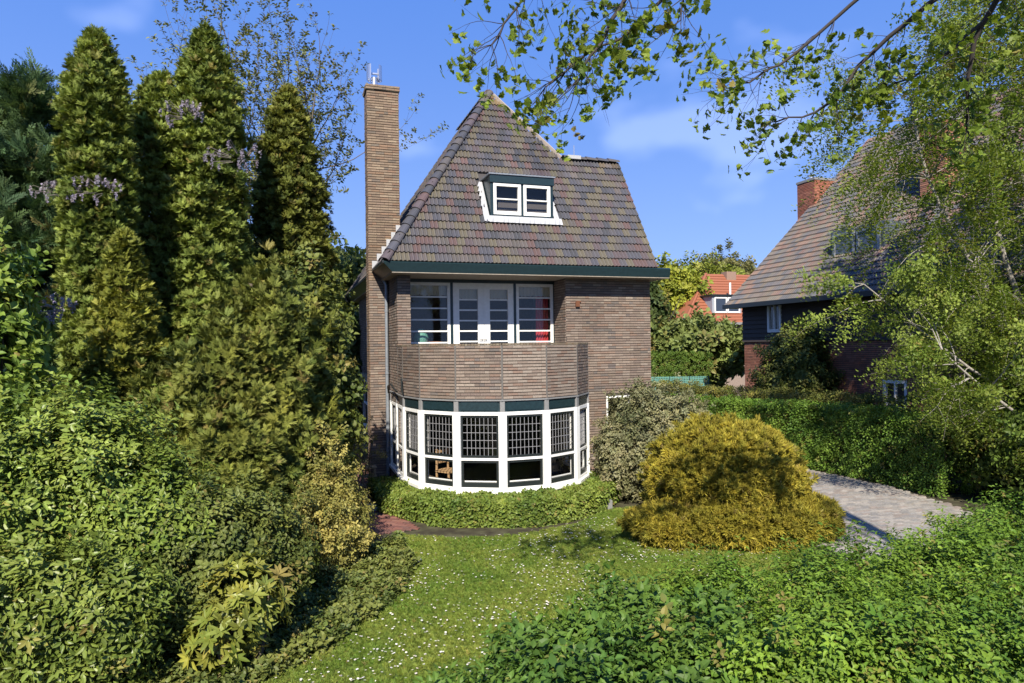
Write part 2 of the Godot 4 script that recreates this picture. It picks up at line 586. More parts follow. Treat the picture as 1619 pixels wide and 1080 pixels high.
# ---------------------------------------------------------------- the ground
func ground() -> void:
	var g := MB.new()
	g.quad(Vector3(-450, 0, -800), Vector3(450, 0, -800), Vector3(450, 0, 60), Vector3(-450, 0, 60))
	var soil := grained(lin(0.085, 0.085, 0.04), 0.95, ramp_noise(0.012, Color(0.5, 0.42, 0.36), Color(1, 1, 1), 5), 0.35)
	structure("ground", g, soil)
	# lawn: a sheet of turf with blades on it
	var edge := [Vector2(-3.4, 5.0), Vector2(-2.75, 7.2), Vector2(-2.25, 8.1), Vector2(-1.8, 9.5), Vector2(-1.62, 11.0), Vector2(-1.95, 12.3), Vector2(-2.2, 13.1), Vector2(-1.2, 12.75), Vector2(0.0, 12.9), Vector2(1.2, 13.6), Vector2(2.0, 14.8), Vector2(2.6, 15.0), Vector2(3.4, 13.5), Vector2(5.0, 12.2), Vector2(5.6, 10.2), Vector2(6.2, 8.4), Vector2(7.0, 5.0)]
	var flat := PackedVector2Array(edge)
	var lawn := MB.new()
	var idx := Geometry2D.triangulate_polygon(flat)
	for i in range(0, idx.size(), 3):
		var q: Array = []
		for k in 3:
			var e: Vector2 = edge[idx[i + k]]
			q.append(Vector3(e.x, 0.006, -e.y))
		lawn.tri(q[0], q[2], q[1])
	structure("lawn", lawn, grained(lin(0.11, 0.165, 0.022), 0.95, ramp_noise(0.02, Color(0.62, 0.66, 0.45), Color(1, 1, 0.95), 5), 0.3))
	var blades := m_tuft(16, 0.055, 0.006, 0.75)
	var holder := thing("grass", "short mown lawn grass in front of the bay window", "grass")
	holder.set_meta("kind", "stuff")
	var spots: Array = []
	while spots.size() < 75000:
		var p := Vector2(R(-3, 6), R(6.4, 15))
		if rng.randf() > 11.0 / (p.y + 1.0) or not Geometry2D.is_point_in_polygon(p, flat):
			continue
		spots.append([Vector3(p.x, 0.008, -p.y), Vector3.UP + rdir() * 0.3, R(0.5, 1.1) * (1.0 + 0.35 * noise.get_noise_2d(p.x * 1.6, p.y * 1.6))])
	copies("blades", blades, leafmat(0.6, 0.45), spots, Color(0.105, 0.185, 0.022), Color(0.235, 0.275, 0.048), holder)
	# daisies: white rays and a yellow disc
	var ray := MB.new()
	for i in 9:
		var a := TAU * i / 9
		var d := Vector3(cos(a), 0.15, sin(a))
		ray.kite(Vector3(0, 0.0, 0), d, Vector3(-sin(a), 0, cos(a)), 0.019, 0.012)
	ray.col = Color(0.7, 0.45, 0.03)
	for i in 6:
		var a := TAU * i / 6
		var a2 := TAU * (i + 1) / 6
		ray.tri(Vector3(0, 0.007, 0), Vector3(cos(a2) * 0.006, 0.004, sin(a2) * 0.006), Vector3(cos(a) * 0.006, 0.004, sin(a) * 0.006))
	var ds: Array = []
	while ds.size() < 1900:
		var p := Vector2(R(-2.6, 4.5), R(7, 14.2))
		if not Geometry2D.is_point_in_polygon(p, flat):
			continue
		if noise.get_noise_3d(p.x * 0.5, 3.0, p.y * 0.5) + R(-0.35, 0.35) < 0.02:
			continue
		ds.append([Vector3(p.x, R(0.05, 0.075), -p.y), Vector3.UP + rdir() * 0.25, R(0.55, 0.95)])
	var dh := thing("daisies", "white daisies scattered over the lawn", "daisies")
	dh.set_meta("kind", "stuff")
	copies("flowers", ray.mesh(), leafmat(0.6, 0.3), ds, Color(0.80, 0.80, 0.78), Color(0.85, 0.84, 0.82), dh)
	# the driveway, paved with clinkers laid in rows across
	var left := [Vector2(3.6, 24), Vector2(4.3, 19), Vector2(5.2, 16), Vector2(5.3, 13), Vector2(5.5, 10.8), Vector2(6.3, 8)]
	var right := [Vector2(6.0, 22.5), Vector2(8.15, 19.3), Vector2(9.2, 16.8), Vector2(9.5, 14.6), Vector2(9.1, 12.8), Vector2(7.9, 10.4), Vector2(7.4, 8)]
	var outline := PackedVector2Array(left)
	for i in range(right.size() - 1, -1, -1):
		outline.append(right[i])
	var bed := MB.new()
	idx = Geometry2D.triangulate_polygon(outline)
	for i in range(0, idx.size(), 3):
		bed.tri(Vector3(outline[idx[i]].x, 0.012, -outline[idx[i]].y), Vector3(outline[idx[i + 2]].x, 0.012, -outline[idx[i + 2]].y), Vector3(outline[idx[i + 1]].x, 0.012, -outline[idx[i + 1]].y))
	var drive := structure("driveway", bed, grained(lin(0.11, 0.10, 0.085), 0.95, M.fine, 2.0))
	var pv := MB.new()
	pave(pv, outline, Vector2(0.31, -0.95).angle() + PI / 2, [Color(0.37, 0.34, 0.30), Color(0.32, 0.295, 0.265), Color(0.39, 0.35, 0.305), Color(0.32, 0.27, 0.232), Color(0.30, 0.283, 0.262)], 0.02)
	var po := obj("paving_bricks", pv, vmat(0.85, M.fine, 1.1), drive)
	po.set_meta("kind", "stuff")
	# red brick path along the house
	var hp := Transform3D(Basis(Vector3.UP, TURN), Vector3(-2.71, 0, -16.28))
	var pl := PackedVector2Array()
	for q in [Vector2(-0.35, -9.0), Vector2(-1.75, -9.0), Vector2(-1.75, 3.2), Vector2(-0.15, 3.0), Vector2(-0.35, 1.6)]:
		var w: Vector3 = hp * Vector3(q.x, 0, q.y)
		pl.append(Vector2(w.x, -w.z))
	var pb := MB.new()
	idx = Geometry2D.triangulate_polygon(pl)
	for i in range(0, idx.size(), 3):
		pb.tri(Vector3(pl[idx[i]].x, 0.012, -pl[idx[i]].y), Vector3(pl[idx[i + 2]].x, 0.012, -pl[idx[i + 2]].y), Vector3(pl[idx[i + 1]].x, 0.012, -pl[idx[i + 1]].y))
	var path := structure("path", pb, grained(lin(0.07, 0.055, 0.045), 0.95, M.fine, 2.0))
	var pp := MB.new()
	pave(pp, pl, -TURN, [Color(0.24, 0.10, 0.075), Color(0.20, 0.085, 0.07), Color(0.27, 0.125, 0.095), Color(0.18, 0.09, 0.075)], 0.02)
	obj("paving_bricks", pp, vmat(0.85, M.fine, 1.1), path).set_meta("kind", "stuff")

func pave(b: MB, outline: PackedVector2Array, turn: float, palette: Array, y: float) -> void:
	var lo := Vector2(1e9, 1e9)
	var hi := Vector2(-1e9, -1e9)
	for q in outline:
		var r := q.rotated(-turn)
		lo = lo.min(r)
		hi = hi.max(r)
	var j := 0
	var v := lo.y
	while v < hi.y:
		var u := lo.x + (0.1 if j % 2 else 0.0)
		while u < hi.x:
			var c := Vector2(u + 0.1, v + 0.05).rotated(turn)
			if Geometry2D.is_point_in_polygon(c, outline):
				b.col = palette[rng.randi() % palette.size()] * R(0.85, 1.15)
				var t := Transform3D(Basis(Vector3.UP, turn), Vector3(c.x, R(-0.002, 0.003), -c.y))
				b.box(Vector3(-0.098, 0.005, -0.047), Vector3(0.098, y + 0.006, 0.047), t)
			u += 0.202
		v += 0.102
		j += 1

# ---------------------------------------------------------------- the house
func house() -> void:
	var H := thing("brick_house", "tall brown brick house with steep pantiled roof and white many-sided bay window", "house", Vector3(-2.71, 0, -16.28), TURN)
	var X := Vector3.RIGHT
	# --- front wall (z = 0) with the recess above the bay, and the other walls
	var W := 6.76
	var front_holes := [[0.3, 4.32, 2.72, 5.4], [0.25, 4.1, 0.0, 2.5], [5.43, 6.15, 1.35, 2.24]]
	var core := MB.new()
	slab(core, Vector3(0, 0, 0), X, W, 0.0, 5.31, 0.3, front_holes)
	slab(core, Vector3(W, 0, -0.3), Vector3(0, 0, -1), 9.2, 0.0, 5.31, 0.3)
	slab(core, Vector3(W, 0, -9.5), Vector3(-1, 0, 0), W, 0.0, 5.31, 0.3)
	var side_holes := [[1.1, 3.8, 0.85, 2.5], [2.6, 3.7, 3.6, 5.0], [8.0, 9.5, 0.6, 2.2], [9.5, 10.2, 0.6, 2.2]]
	# left wall runs from the back corner to the front: s = 9.5 + z
	slab(core, Vector3(0, 0, -9.5), Vector3(0, 0, 1), 9.2, 0.0, 5.31, 0.3, side_holes)
	# cheeks of the recess
	slab(core, Vector3(4.32, 0, -0.9), Vector3(0, 0, 1), 0.6, 2.5, 5.31, 0.2)
	slab(core, Vector3(0.3, 0, -0.3), Vector3(0, 0, -1), 0.6, 2.72, 5.31, 0.2)
	var wall := obj("wall", core, M.mortar, H)
	var bm := MB.new()
	bricks(bm, Vector3(0, 0, 0), X, W, 0.0, 5.31, front_holes)
	bricks(bm, Vector3(0, 0, -9.5), Vector3(0, 0, 1), 9.5, 0.0, 5.31, side_holes)
	bricks(bm, Vector3(4.32, 0, -0.78), Vector3(0, 0, 1), 0.78, 2.6, 5.31)
	bricks(bm, Vector3(W, 0, 0), Vector3(0, 0, -1), 9.5, 0.0, 5.31)
	obj("brick_courses", bm, M.brick, wall).set_meta("kind", "stuff")
	# --- rooms inside: floors, ceilings, back walls
	var rm := MB.new()
	rm.box(Vector3(0.31, 0.25, -5.0), Vector3(6.4, 0.3, 0.0))
	rm.box(Vector3(0.31, 2.50, -5.0), Vector3(6.44, 2.70, -0.31))
	rm.box(Vector3(0.31, 0.3, -5.2), Vector3(6.4, 5.3, -5.0))
	rm.box(Vector3(5.2, 0.3, -5.0), Vector3(5.3, 5.3, -0.32))
	rm.box(Vector3(0.31, 5.25, -5.0), Vector3(6.44, 5.30, -0.9))
	obj("interior", rm, grained(lin(0.13, 0.10, 0.07), 0.9, M.fine, 0.6), H)
	bay(H)
	recess(H)
	eaves(H)
	roof(H)
	chimney(H)
	# --- small window in the front wall beside the bush
	var t := Transform3D(Basis(), Vector3(5.43, 1.35, -0.08))
	var wd := MB.new()
	sash(wd, t, 0.72, 0.89, 0.06, 0.07, 1, 1)
	var wo := obj("window", wd, M.white, H)
	obj("pane", pane(t, 0.05, 0.05, 0.67, 0.84, 0.03), M.glass, wo)
	# --- side windows
	for a in [[-8.4, 0.85, 2.7, 1.65, true], [-6.9, 3.6, 1.1, 1.4, false]]:
		t = Transform3D(Basis(Vector3(0, 0, 1), Vector3.UP, Vector3(-1, 0, 0)), Vector3(0.06, a[1], a[0]))
		wd = MB.new()
		sash(wd, t, a[2], a[3], 0.07, 0.08, 2, 2, 0.05)
		wo = obj("window", wd, M.white, H)
		obj("pane", pane(t, 0.05, 0.05, a[2] - 0.05, a[3] - 0.05, 0.03), M.glass, wo)
		if a[4]:
			var lt := MB.new()
			lt.box(Vector3(-0.1, a[3] + 0.01, 0.0), Vector3(a[2] + 0.1, a[3] + 0.2, 0.14), t)
			obj("lintel", lt, grained(lin(0.36, 0.31, 0.22), 0.9, M.fine, 2.0), H)
	# --- downpipe in the corner by the chimney
	var dp := MB.new()
	dp.tube([Vector3(-0.09, 0.05, -1.40), Vector3(-0.09, 5.2, -1.40), Vector3(-0.22, 5.45, -1.40)], [0.045, 0.045, 0.045], 10)
	var dpo := obj("downpipe", dp, M.zinc, H)
	for y in [1.0, 2.9, 4.5]:
		var br := MB.new()
		br.tube([Vector3(-0.09, y, -1.40), Vector3(-0.09, y + 0.05, -1.40)], [0.056, 0.056], 10)
		obj("bracket", br, M.zinc, dpo)
	# rusty bracket on the front wall
	var rb := MB.new()
	rb.box(Vector3(4.58, 4.58, 0.0), Vector3(4.69, 4.70, 0.07))
	rb.box(Vector3(4.60, 4.70, 0.0), Vector3(4.73, 4.73, 0.05))
	obj("wall_bracket", rb, mat(lin(0.12, 0.045, 0.02), 0.9), H)
	# black cable bend and hook at the left end of the bay
	var cb := MB.new()
	cb.tube([Vector3(-0.12, 2.45, -0.95), Vector3(-0.16, 2.62, -0.75), Vector3(-0.14, 2.70, -0.35), Vector3(-0.13, 2.60, 0.1), Vector3(-0.12, 2.56, 0.5)], [0.022, 0.024, 0.024, 0.022, 0.02], 7)
	cb.tube([Vector3(-0.04, 2.52, 0.86), Vector3(-0.06, 2.62, 0.86), Vector3(-0.07, 2.88, 0.84)], [0.02, 0.026, 0.02], 6)
	obj("cable_bend", cb, M.black, H)

func bay_vertex(k: int, grow_by := 0.0) -> Vector3:
	# k = -1 and 8 are the ends at the front wall
	var r := 2.18 + grow_by
	if k < 0: return Vector3(2.18 - r, 0, -1.31)
	if k > 7: return Vector3(2.18 + r, 0, 0.0)
	var a := PI * k / 7.0
	return Vector3(2.18 - r * cos(a), 0, 0.73 + r * sin(a))

func bay(H: Node3D) -> void:
	var B := Node3D.new()
	B.name = "bay_window"
	H.add_child(B)
	var plinth := MB.new()
	var plinth_bricks := MB.new()
	var cap := MB.new()
	# facets: straight side (two lights), seven facets, straight side
	var corners: Array = []
	corners.append(Vector3(0, 0, -1.31))
	corners.append(Vector3(0, 0, -0.29))
	for k in 8:
		corners.append(bay_vertex(k))
	corners.append(Vector3(4.36, 0, 0.02))
	var F: int = corners.size() - 1
	for i in F:
		var a: Vector3 = corners[i]
		var b: Vector3 = corners[i + 1]
		var d := (b - a).normalized()
		var l := (b - a).length()
		var nn := d.cross(Vector3.UP).normalized()
		if i >= 2:
			slab(plinth, a, d, l, 0.0, 0.53, 0.22)
			bricks(plinth_bricks, a, d, l, 0.0, 0.53)
		var t := Transform3D(Basis(d, Vector3.UP, nn), a)
		# white sill, head rail, transom
		var fr := MB.new()
		fr.box(Vector3(-0.03, 0.535, -0.18), Vector3(l + 0.03, 0.60, 0.075), t)
		fr.box(Vector3(0.0, 0.60, -0.1), Vector3(l, 0.66, 0.012), t)
		var hr := MB.new()
		hr.box(Vector3(0.0, 2.155, -0.1), Vector3(l, 2.225, 0.018), t)
		obj("head_rail", hr, M.white, B)
		var tr := MB.new()
		tr.box(Vector3(0.0, 1.22, -0.1), Vector3(l, 1.27, 0.014), t)
		obj("transom", tr, M.white, B)
		obj("sill", fr, M.white, B)
		# dark green panel above, grey strip over it
		if l > 0.5:
			var gp := MB.new()
			gp.box(Vector3(0.02, 2.226, -0.1), Vector3(l - 0.02, 2.452, 0.0), t)
			gp.box(Vector3(0.10, 2.26, 0.0), Vector3(l - 0.10, 2.43, 0.012), t)
			obj("panel", gp, M.green, B)
		cap.box(Vector3(-0.012, 2.453, -0.22), Vector3(l + 0.012, 2.482, 0.045), t)
		# dark sashes
		var x0 := 0.088
		var x1 := l - 0.088
		if x1 - x0 < 0.2:
			continue
		var ds := MB.new()
		var tu := Transform3D(t.basis, t * Vector3(x0, 1.272, -0.055))
		sash(ds, tu, x1 - x0, 0.881, 0.042, 0.05, 1)
		var so := obj("sash", ds, M.black, B)
		obj("pane", pane(tu, 0.03, 0.03, x1 - x0 - 0.03, 0.85, 0.02), M.glass, so)
		var came := MB.new()
		var w := x1 - x0 - 0.084
		for k in range(1, 8):
			var x := 0.042 + w * k / 8.0
			came.box(Vector3(x - 0.0045, 0.042, 0.021), Vector3(x + 0.0045, 0.839, 0.031), tu)
		for k in range(1, 5):
			var y := 0.042 + 0.797 * k / 5.0
			came.box(Vector3(0.042, y - 0.0045, 0.0205), Vector3(0.042 + w, y + 0.0045, 0.0295), tu)
		obj("lead_lattice", came, M.came, so)
		var dl := MB.new()
		var tl := Transform3D(t.basis, t * Vector3(x0, 0.662, -0.06))
		sash(dl, tl, x1 - x0, 0.556, 0.05, 0.05, 1)
		dl.box(Vector3(0.05, 0.06, 0.0), Vector3(x1 - x0 - 0.05, 0.095, 0.048), tl)
		so = obj("sash", dl, M.black, B)
		obj("pane", pane(tl, 0.04, 0.04, x1 - x0 - 0.04, 0.52, 0.02), M.glass, so)
		var ip := MB.new()
		ip.box(Vector3(0.06, 0.10, -0.02), Vector3(x1 - x0 - 0.06, 0.125, -0.002), tl)
		obj("inner_sill", ip, M.white, so)
	for i in F + 1:
		var p: Vector3 = corners[i]
		var before: Vector3 = corners[maxi(i - 1, 0)]
		var after: Vector3 = corners[mini(i + 1, F)]
		var d := (after - before).normalized()
		var t := Transform3D(Basis(d, Vector3.UP, d.cross(Vector3.UP)), p)
		var wp := MB.new()
		wp.post(Vector3(-0.088, 0.602, -0.14), Vector3(0.088, 2.228, 0.034), 0.014, t)
		obj("post", wp, M.white, B)
		var sp := MB.new()
		sp.post(Vector3(-0.052, 2.229, -0.12), Vector3(0.052, 2.4525, 0.028), 0.008, t)
		obj("post_head", sp, M.stone, B)
	obj("plinth", plinth, M.mortar, B)
	obj("plinth_bricks", plinth_bricks, M.brick, B).set_meta("kind", "stuff")
	obj("cornice", cap, M.stone, B)
	# ceiling and balcony floor over the bay
	var fl := MB.new()
	var o := Vector3(2.18, 0, 0)
	for i in range(2, F):
		var a: Vector3 = o + (corners[i] - o) * 0.97
		var b: Vector3 = o + (corners[i + 1] - o) * 0.97
		fl.tri(Vector3(o.x, 2.47, -0.35), Vector3(a.x, 2.47, a.z), Vector3(b.x, 2.47, b.z))
		fl.tri(Vector3(o.x, 2.68, -0.35), Vector3(b.x, 2.68, b.z), Vector3(a.x, 2.68, a.z))
	obj("bay_ceiling", fl, grained(lin(0.22, 0.20, 0.18), 0.9, M.fine, 1.0), H)
	fl = MB.new()
	fl.quad(Vector3(0.31, 2.71, -0.78), Vector3(4.3, 2.71, -0.78), Vector3(4.3, 2.71, 0.05), Vector3(0.31, 2.71, 0.05))
	obj("balcony_floor", fl, grained(lin(0.22, 0.20, 0.18), 0.9, M.fine, 1.0), H)
	fl = MB.new()
	fl.poly([Vector3(0.05, 0.28, 0), Vector3(0.05, 0.28, 0.7), Vector3(1, 0.28, 2.4), Vector3(3.3, 0.28, 2.4), Vector3(4.3, 0.28, 0.7), Vector3(4.3, 0.28, 0)])
	obj("bay_floor", fl, grained(lin(0.14, 0.08, 0.045), 0.6, M.fine, 1.0), H)
	# --- parapet of the balcony
	var P := Node3D.new()
	P.name = "parapet"
	H.add_child(P)
	var pc := MB.new()
	var pbk := MB.new()
	var cope := MB.new()
	var seam := MB.new()
	var singles := 0
	var bm := BoxMesh.new()
	bm.size = Vector3(0.209, 0.0485, 0.03)
	var bh := BoxMesh.new()
	bh.size = Vector3(0.100, 0.0485, 0.03)
	var cs: Array = [Vector3(0, 0, 0.0)]
	for k in 8:
		cs.append(bay_vertex(k))
	cs.append(Vector3(4.36, 0, 0.0))
	for i in cs.size() - 1:
		var a: Vector3 = cs[i]
		var b: Vector3 = cs[i + 1]
		var d := (b - a).normalized()
		var l := (b - a).length()
		var nn := d.cross(Vector3.UP).normalized()
		var t := Transform3D(Basis(d, Vector3.UP, nn), a)
		slab(pc, a + nn * 0.012, d, l, 2.483, 3.60, 0.2)
		if i == 4 or i == 5:   # the facets nearest to the garden: brick by brick
			var y := 2.485
			var row := 0
			while y < 3.58:
				var s := 0.02
				while s < l - 0.05:
					var half := (row % 2 == 1 and s < 0.05)
					var len_ := 0.104 if half or s + 0.213 > l else 0.213
					if singles < 300 and s + len_ - 0.008 < l:
						var one := obj("brick", bh if len_ < 0.2 else bm, M.bricks[rng.randi() % M.bricks.size()], P)
						one.transform = Transform3D(t.basis, t * Vector3(s + (len_ - 0.008) / 2, y + 0.038, 0.014 + R(-0.003, 0.004)))
						singles += 1
					s += len_
				y += 0.0655
				row += 1
		else:
			bricks(pbk, a + nn * 0.012, d, l, 2.485, 3.60)
		# coping: bricks on edge
		var s2 := 0.0
		while s2 < l - 0.03:
			cope.col = brick_color() * Color(0.8, 0.82, 0.7)
			cope.box(Vector3(s2 + 0.004, 3.602, -0.205), Vector3(minf(s2 + 0.062, l - 0.002), 3.645 + R(-0.003, 0.003), 0.036), t)
			s2 += 0.066
		seam.box(Vector3(-0.018, 2.484, 0.012), Vector3(0.018, 3.60, 0.03), Transform3D(Basis((b - a if i == 0 else b - cs[i - 1]).normalized(), Vector3.UP, (b - a if i == 0 else b - cs[i - 1]).normalized().cross(Vector3.UP)), a))
	obj("parapet_core", pc, M.mortar, P)
	obj("brick_courses", pbk, M.brick, P).set_meta("kind", "stuff")
	obj("coping", cope, M.brick, P).set_meta("kind", "stuff")
	obj("joint_strip", seam, grained(lin(0.14, 0.13, 0.12), 0.9, M.fine, 2.0), P)

func recess(H: Node3D) -> void:
	var z := -0.80
	var y0 := 2.72
	var y1 := 5.25
	var fr := MB.new()
	# dark frame with mullions
	fr.box(Vector3(0.3, y1 - 0.02, z - 0.1), Vector3(4.32, 5.31, z + 0.03))
	for x in [0.3, 1.46, 3.165, 4.285]:
		fr.box(Vector3(x, y0, z - 0.1), Vector3(x + (0.065 if x > 0.3 else 0.03), y1 - 0.021, z + 0.025))
	obj("upper_window_frame", fr, M.green, H)
	var blind := grained(lin(0.60, 0.56, 0.44), 0.9, ramp_noise(0.05, Color(0.7, 0.7, 0.66), Color(1, 1, 1), 5), 3.0)
	for a in [[0.335, 1.455, 6, 0.075, "window"], [1.53, 2.345, 6, 0.16, "balcony_door"], [2.349, 3.16, 6, 0.16, "balcony_door"], [3.235, 4.28, 6, 0.075, "window"]]:
		var t := Transform3D(Basis(), Vector3(a[0], y0 + 0.02, z - 0.04))
		var w: float = a[1] - a[0]
		var h := y1 - y0 - 0.045
		var s := MB.new()
		sash(s, t, w, h, a[3], 0.055, 8, 1, 0.036)
		var so := obj(a[4], s, M.white, H)
		obj("pane", pane(t, 0.05, 0.05, w - 0.05, h - 0.05, 0.02), M.glass, so)
		var bl := MB.new()
		var x := 0.06
		while x < w - 0.08:
			var x2 := minf(x + 0.05, w - 0.06)
			var zz := -0.03 - (0.012 if int(x * 20) % 2 else 0.0)
			var low: float = h - a[3] - 0.24 - R(0, 0.02)
			bl.quad(t * Vector3(x, low, zz), t * Vector3(x, h - 0.05, zz), t * Vector3(x2, h - 0.05, -0.042 - zz - 0.03 + 0.0), t * Vector3(x2, low + R(-0.02, 0.02), -0.042 - zz - 0.03))
			x = x2
			if x2 >= w - 0.061: break
		obj("valance", bl, blind, so)
		if a[4] == "balcony_door":
			var kn := MB.new()
			var kx := w - 0.05 if a[0] < 2 else 0.05
			kn.tube([t * Vector3(kx, 1.02, 0.055), t * Vector3(kx, 1.02, 0.10), t * Vector3(kx - 0.09, 1.02, 0.10)], [0.012, 0.012, 0.010], 6)
			obj("handle", kn, M.came, so)
	# red curtain inside the right window
	var cu := MB.new()
	for i in 10:
		var xa := 3.86 + 0.036 * i
		var za := -0.98 + (0.03 if i % 2 else -0.03)
		var zb := -0.98 + (-0.03 if i % 2 else 0.03)
		cu.quad(Vector3(xa, 2.8, za), Vector3(xa, 4.95, za), Vector3(xa + 0.036, 4.95, zb), Vector3(xa + 0.036, 2.8, zb))
	top("curtain", cu, mat(lin(0.36, 0.025, 0.03), 0.9), "red curtain hanging inside the upper right window", "curtain", H.position, TURN)

func eaves(H: Node3D) -> void:
	# box gutter: front fascia, dark green, runs past the right corner; side fascia to the left
	var f := MB.new()
	f.poly([Vector3(-0.42, 5.545, 0.60), Vector3(7.05, 5.545, 0.60), Vector3(7.05, 5.33, 0.55), Vector3(-0.20, 5.33, 0.55)])
	f.quad(Vector3(-0.42, 5.545, 0.60), Vector3(-0.40, 5.58, 0.56), Vector3(7.05, 5.58, 0.56), Vector3(7.05, 5.545, 0.60))
	f.quad(Vector3(-0.40, 5.58, 0.56), Vector3(-0.36, 5.58, 0.3), Vector3(7.05, 5.58, 0.3), Vector3(7.05, 5.58, 0.56))
	f.poly([Vector3(7.05, 5.33, 0.55), Vector3(7.05, 5.545, 0.60), Vector3(7.05, 5.58, 0.56), Vector3(7.05, 5.58, 0.0), Vector3(7.05, 5.33, 0.0)])
	obj("fascia", f, M.green, H)
	var s := MB.new()
	s.quad(Vector3(-0.42, 5.545, 0.60), Vector3(-0.20, 5.33, 0.55), Vector3(-0.20, 5.33, -10.4), Vector3(-0.42, 5.545, -10.5))
	s.box(Vector3(-0.44, 5.53, -10.5), Vector3(-0.40, 5.59, 0.60))
	s.box(Vector3(-0.45, 5.33, -10.52), Vector3(7.1, 5.58, -10.42))
	obj("side_fascia", s, M.black, H)
	var so := MB.new()
	so.box(Vector3(-0.21, 5.311, -0.30), Vector3(7.045, 5.329, 0.548))
	so.box(Vector3(-0.21, 5.311, -10.4), Vector3(0.31, 5.329, -0.301))
	so.box(Vector3(6.4, 5.311, -10.4), Vector3(7.045, 5.329, -0.301))
	so.box(Vector3(0.3, 5.3115, -0.90), Vector3(4.33, 5.3285, -0.3005))
	so.box(Vector3(0.31, 5.311, -10.4), Vector3(6.4, 5.329, -9.2))
	obj("soffit", so, M.soffit, H)

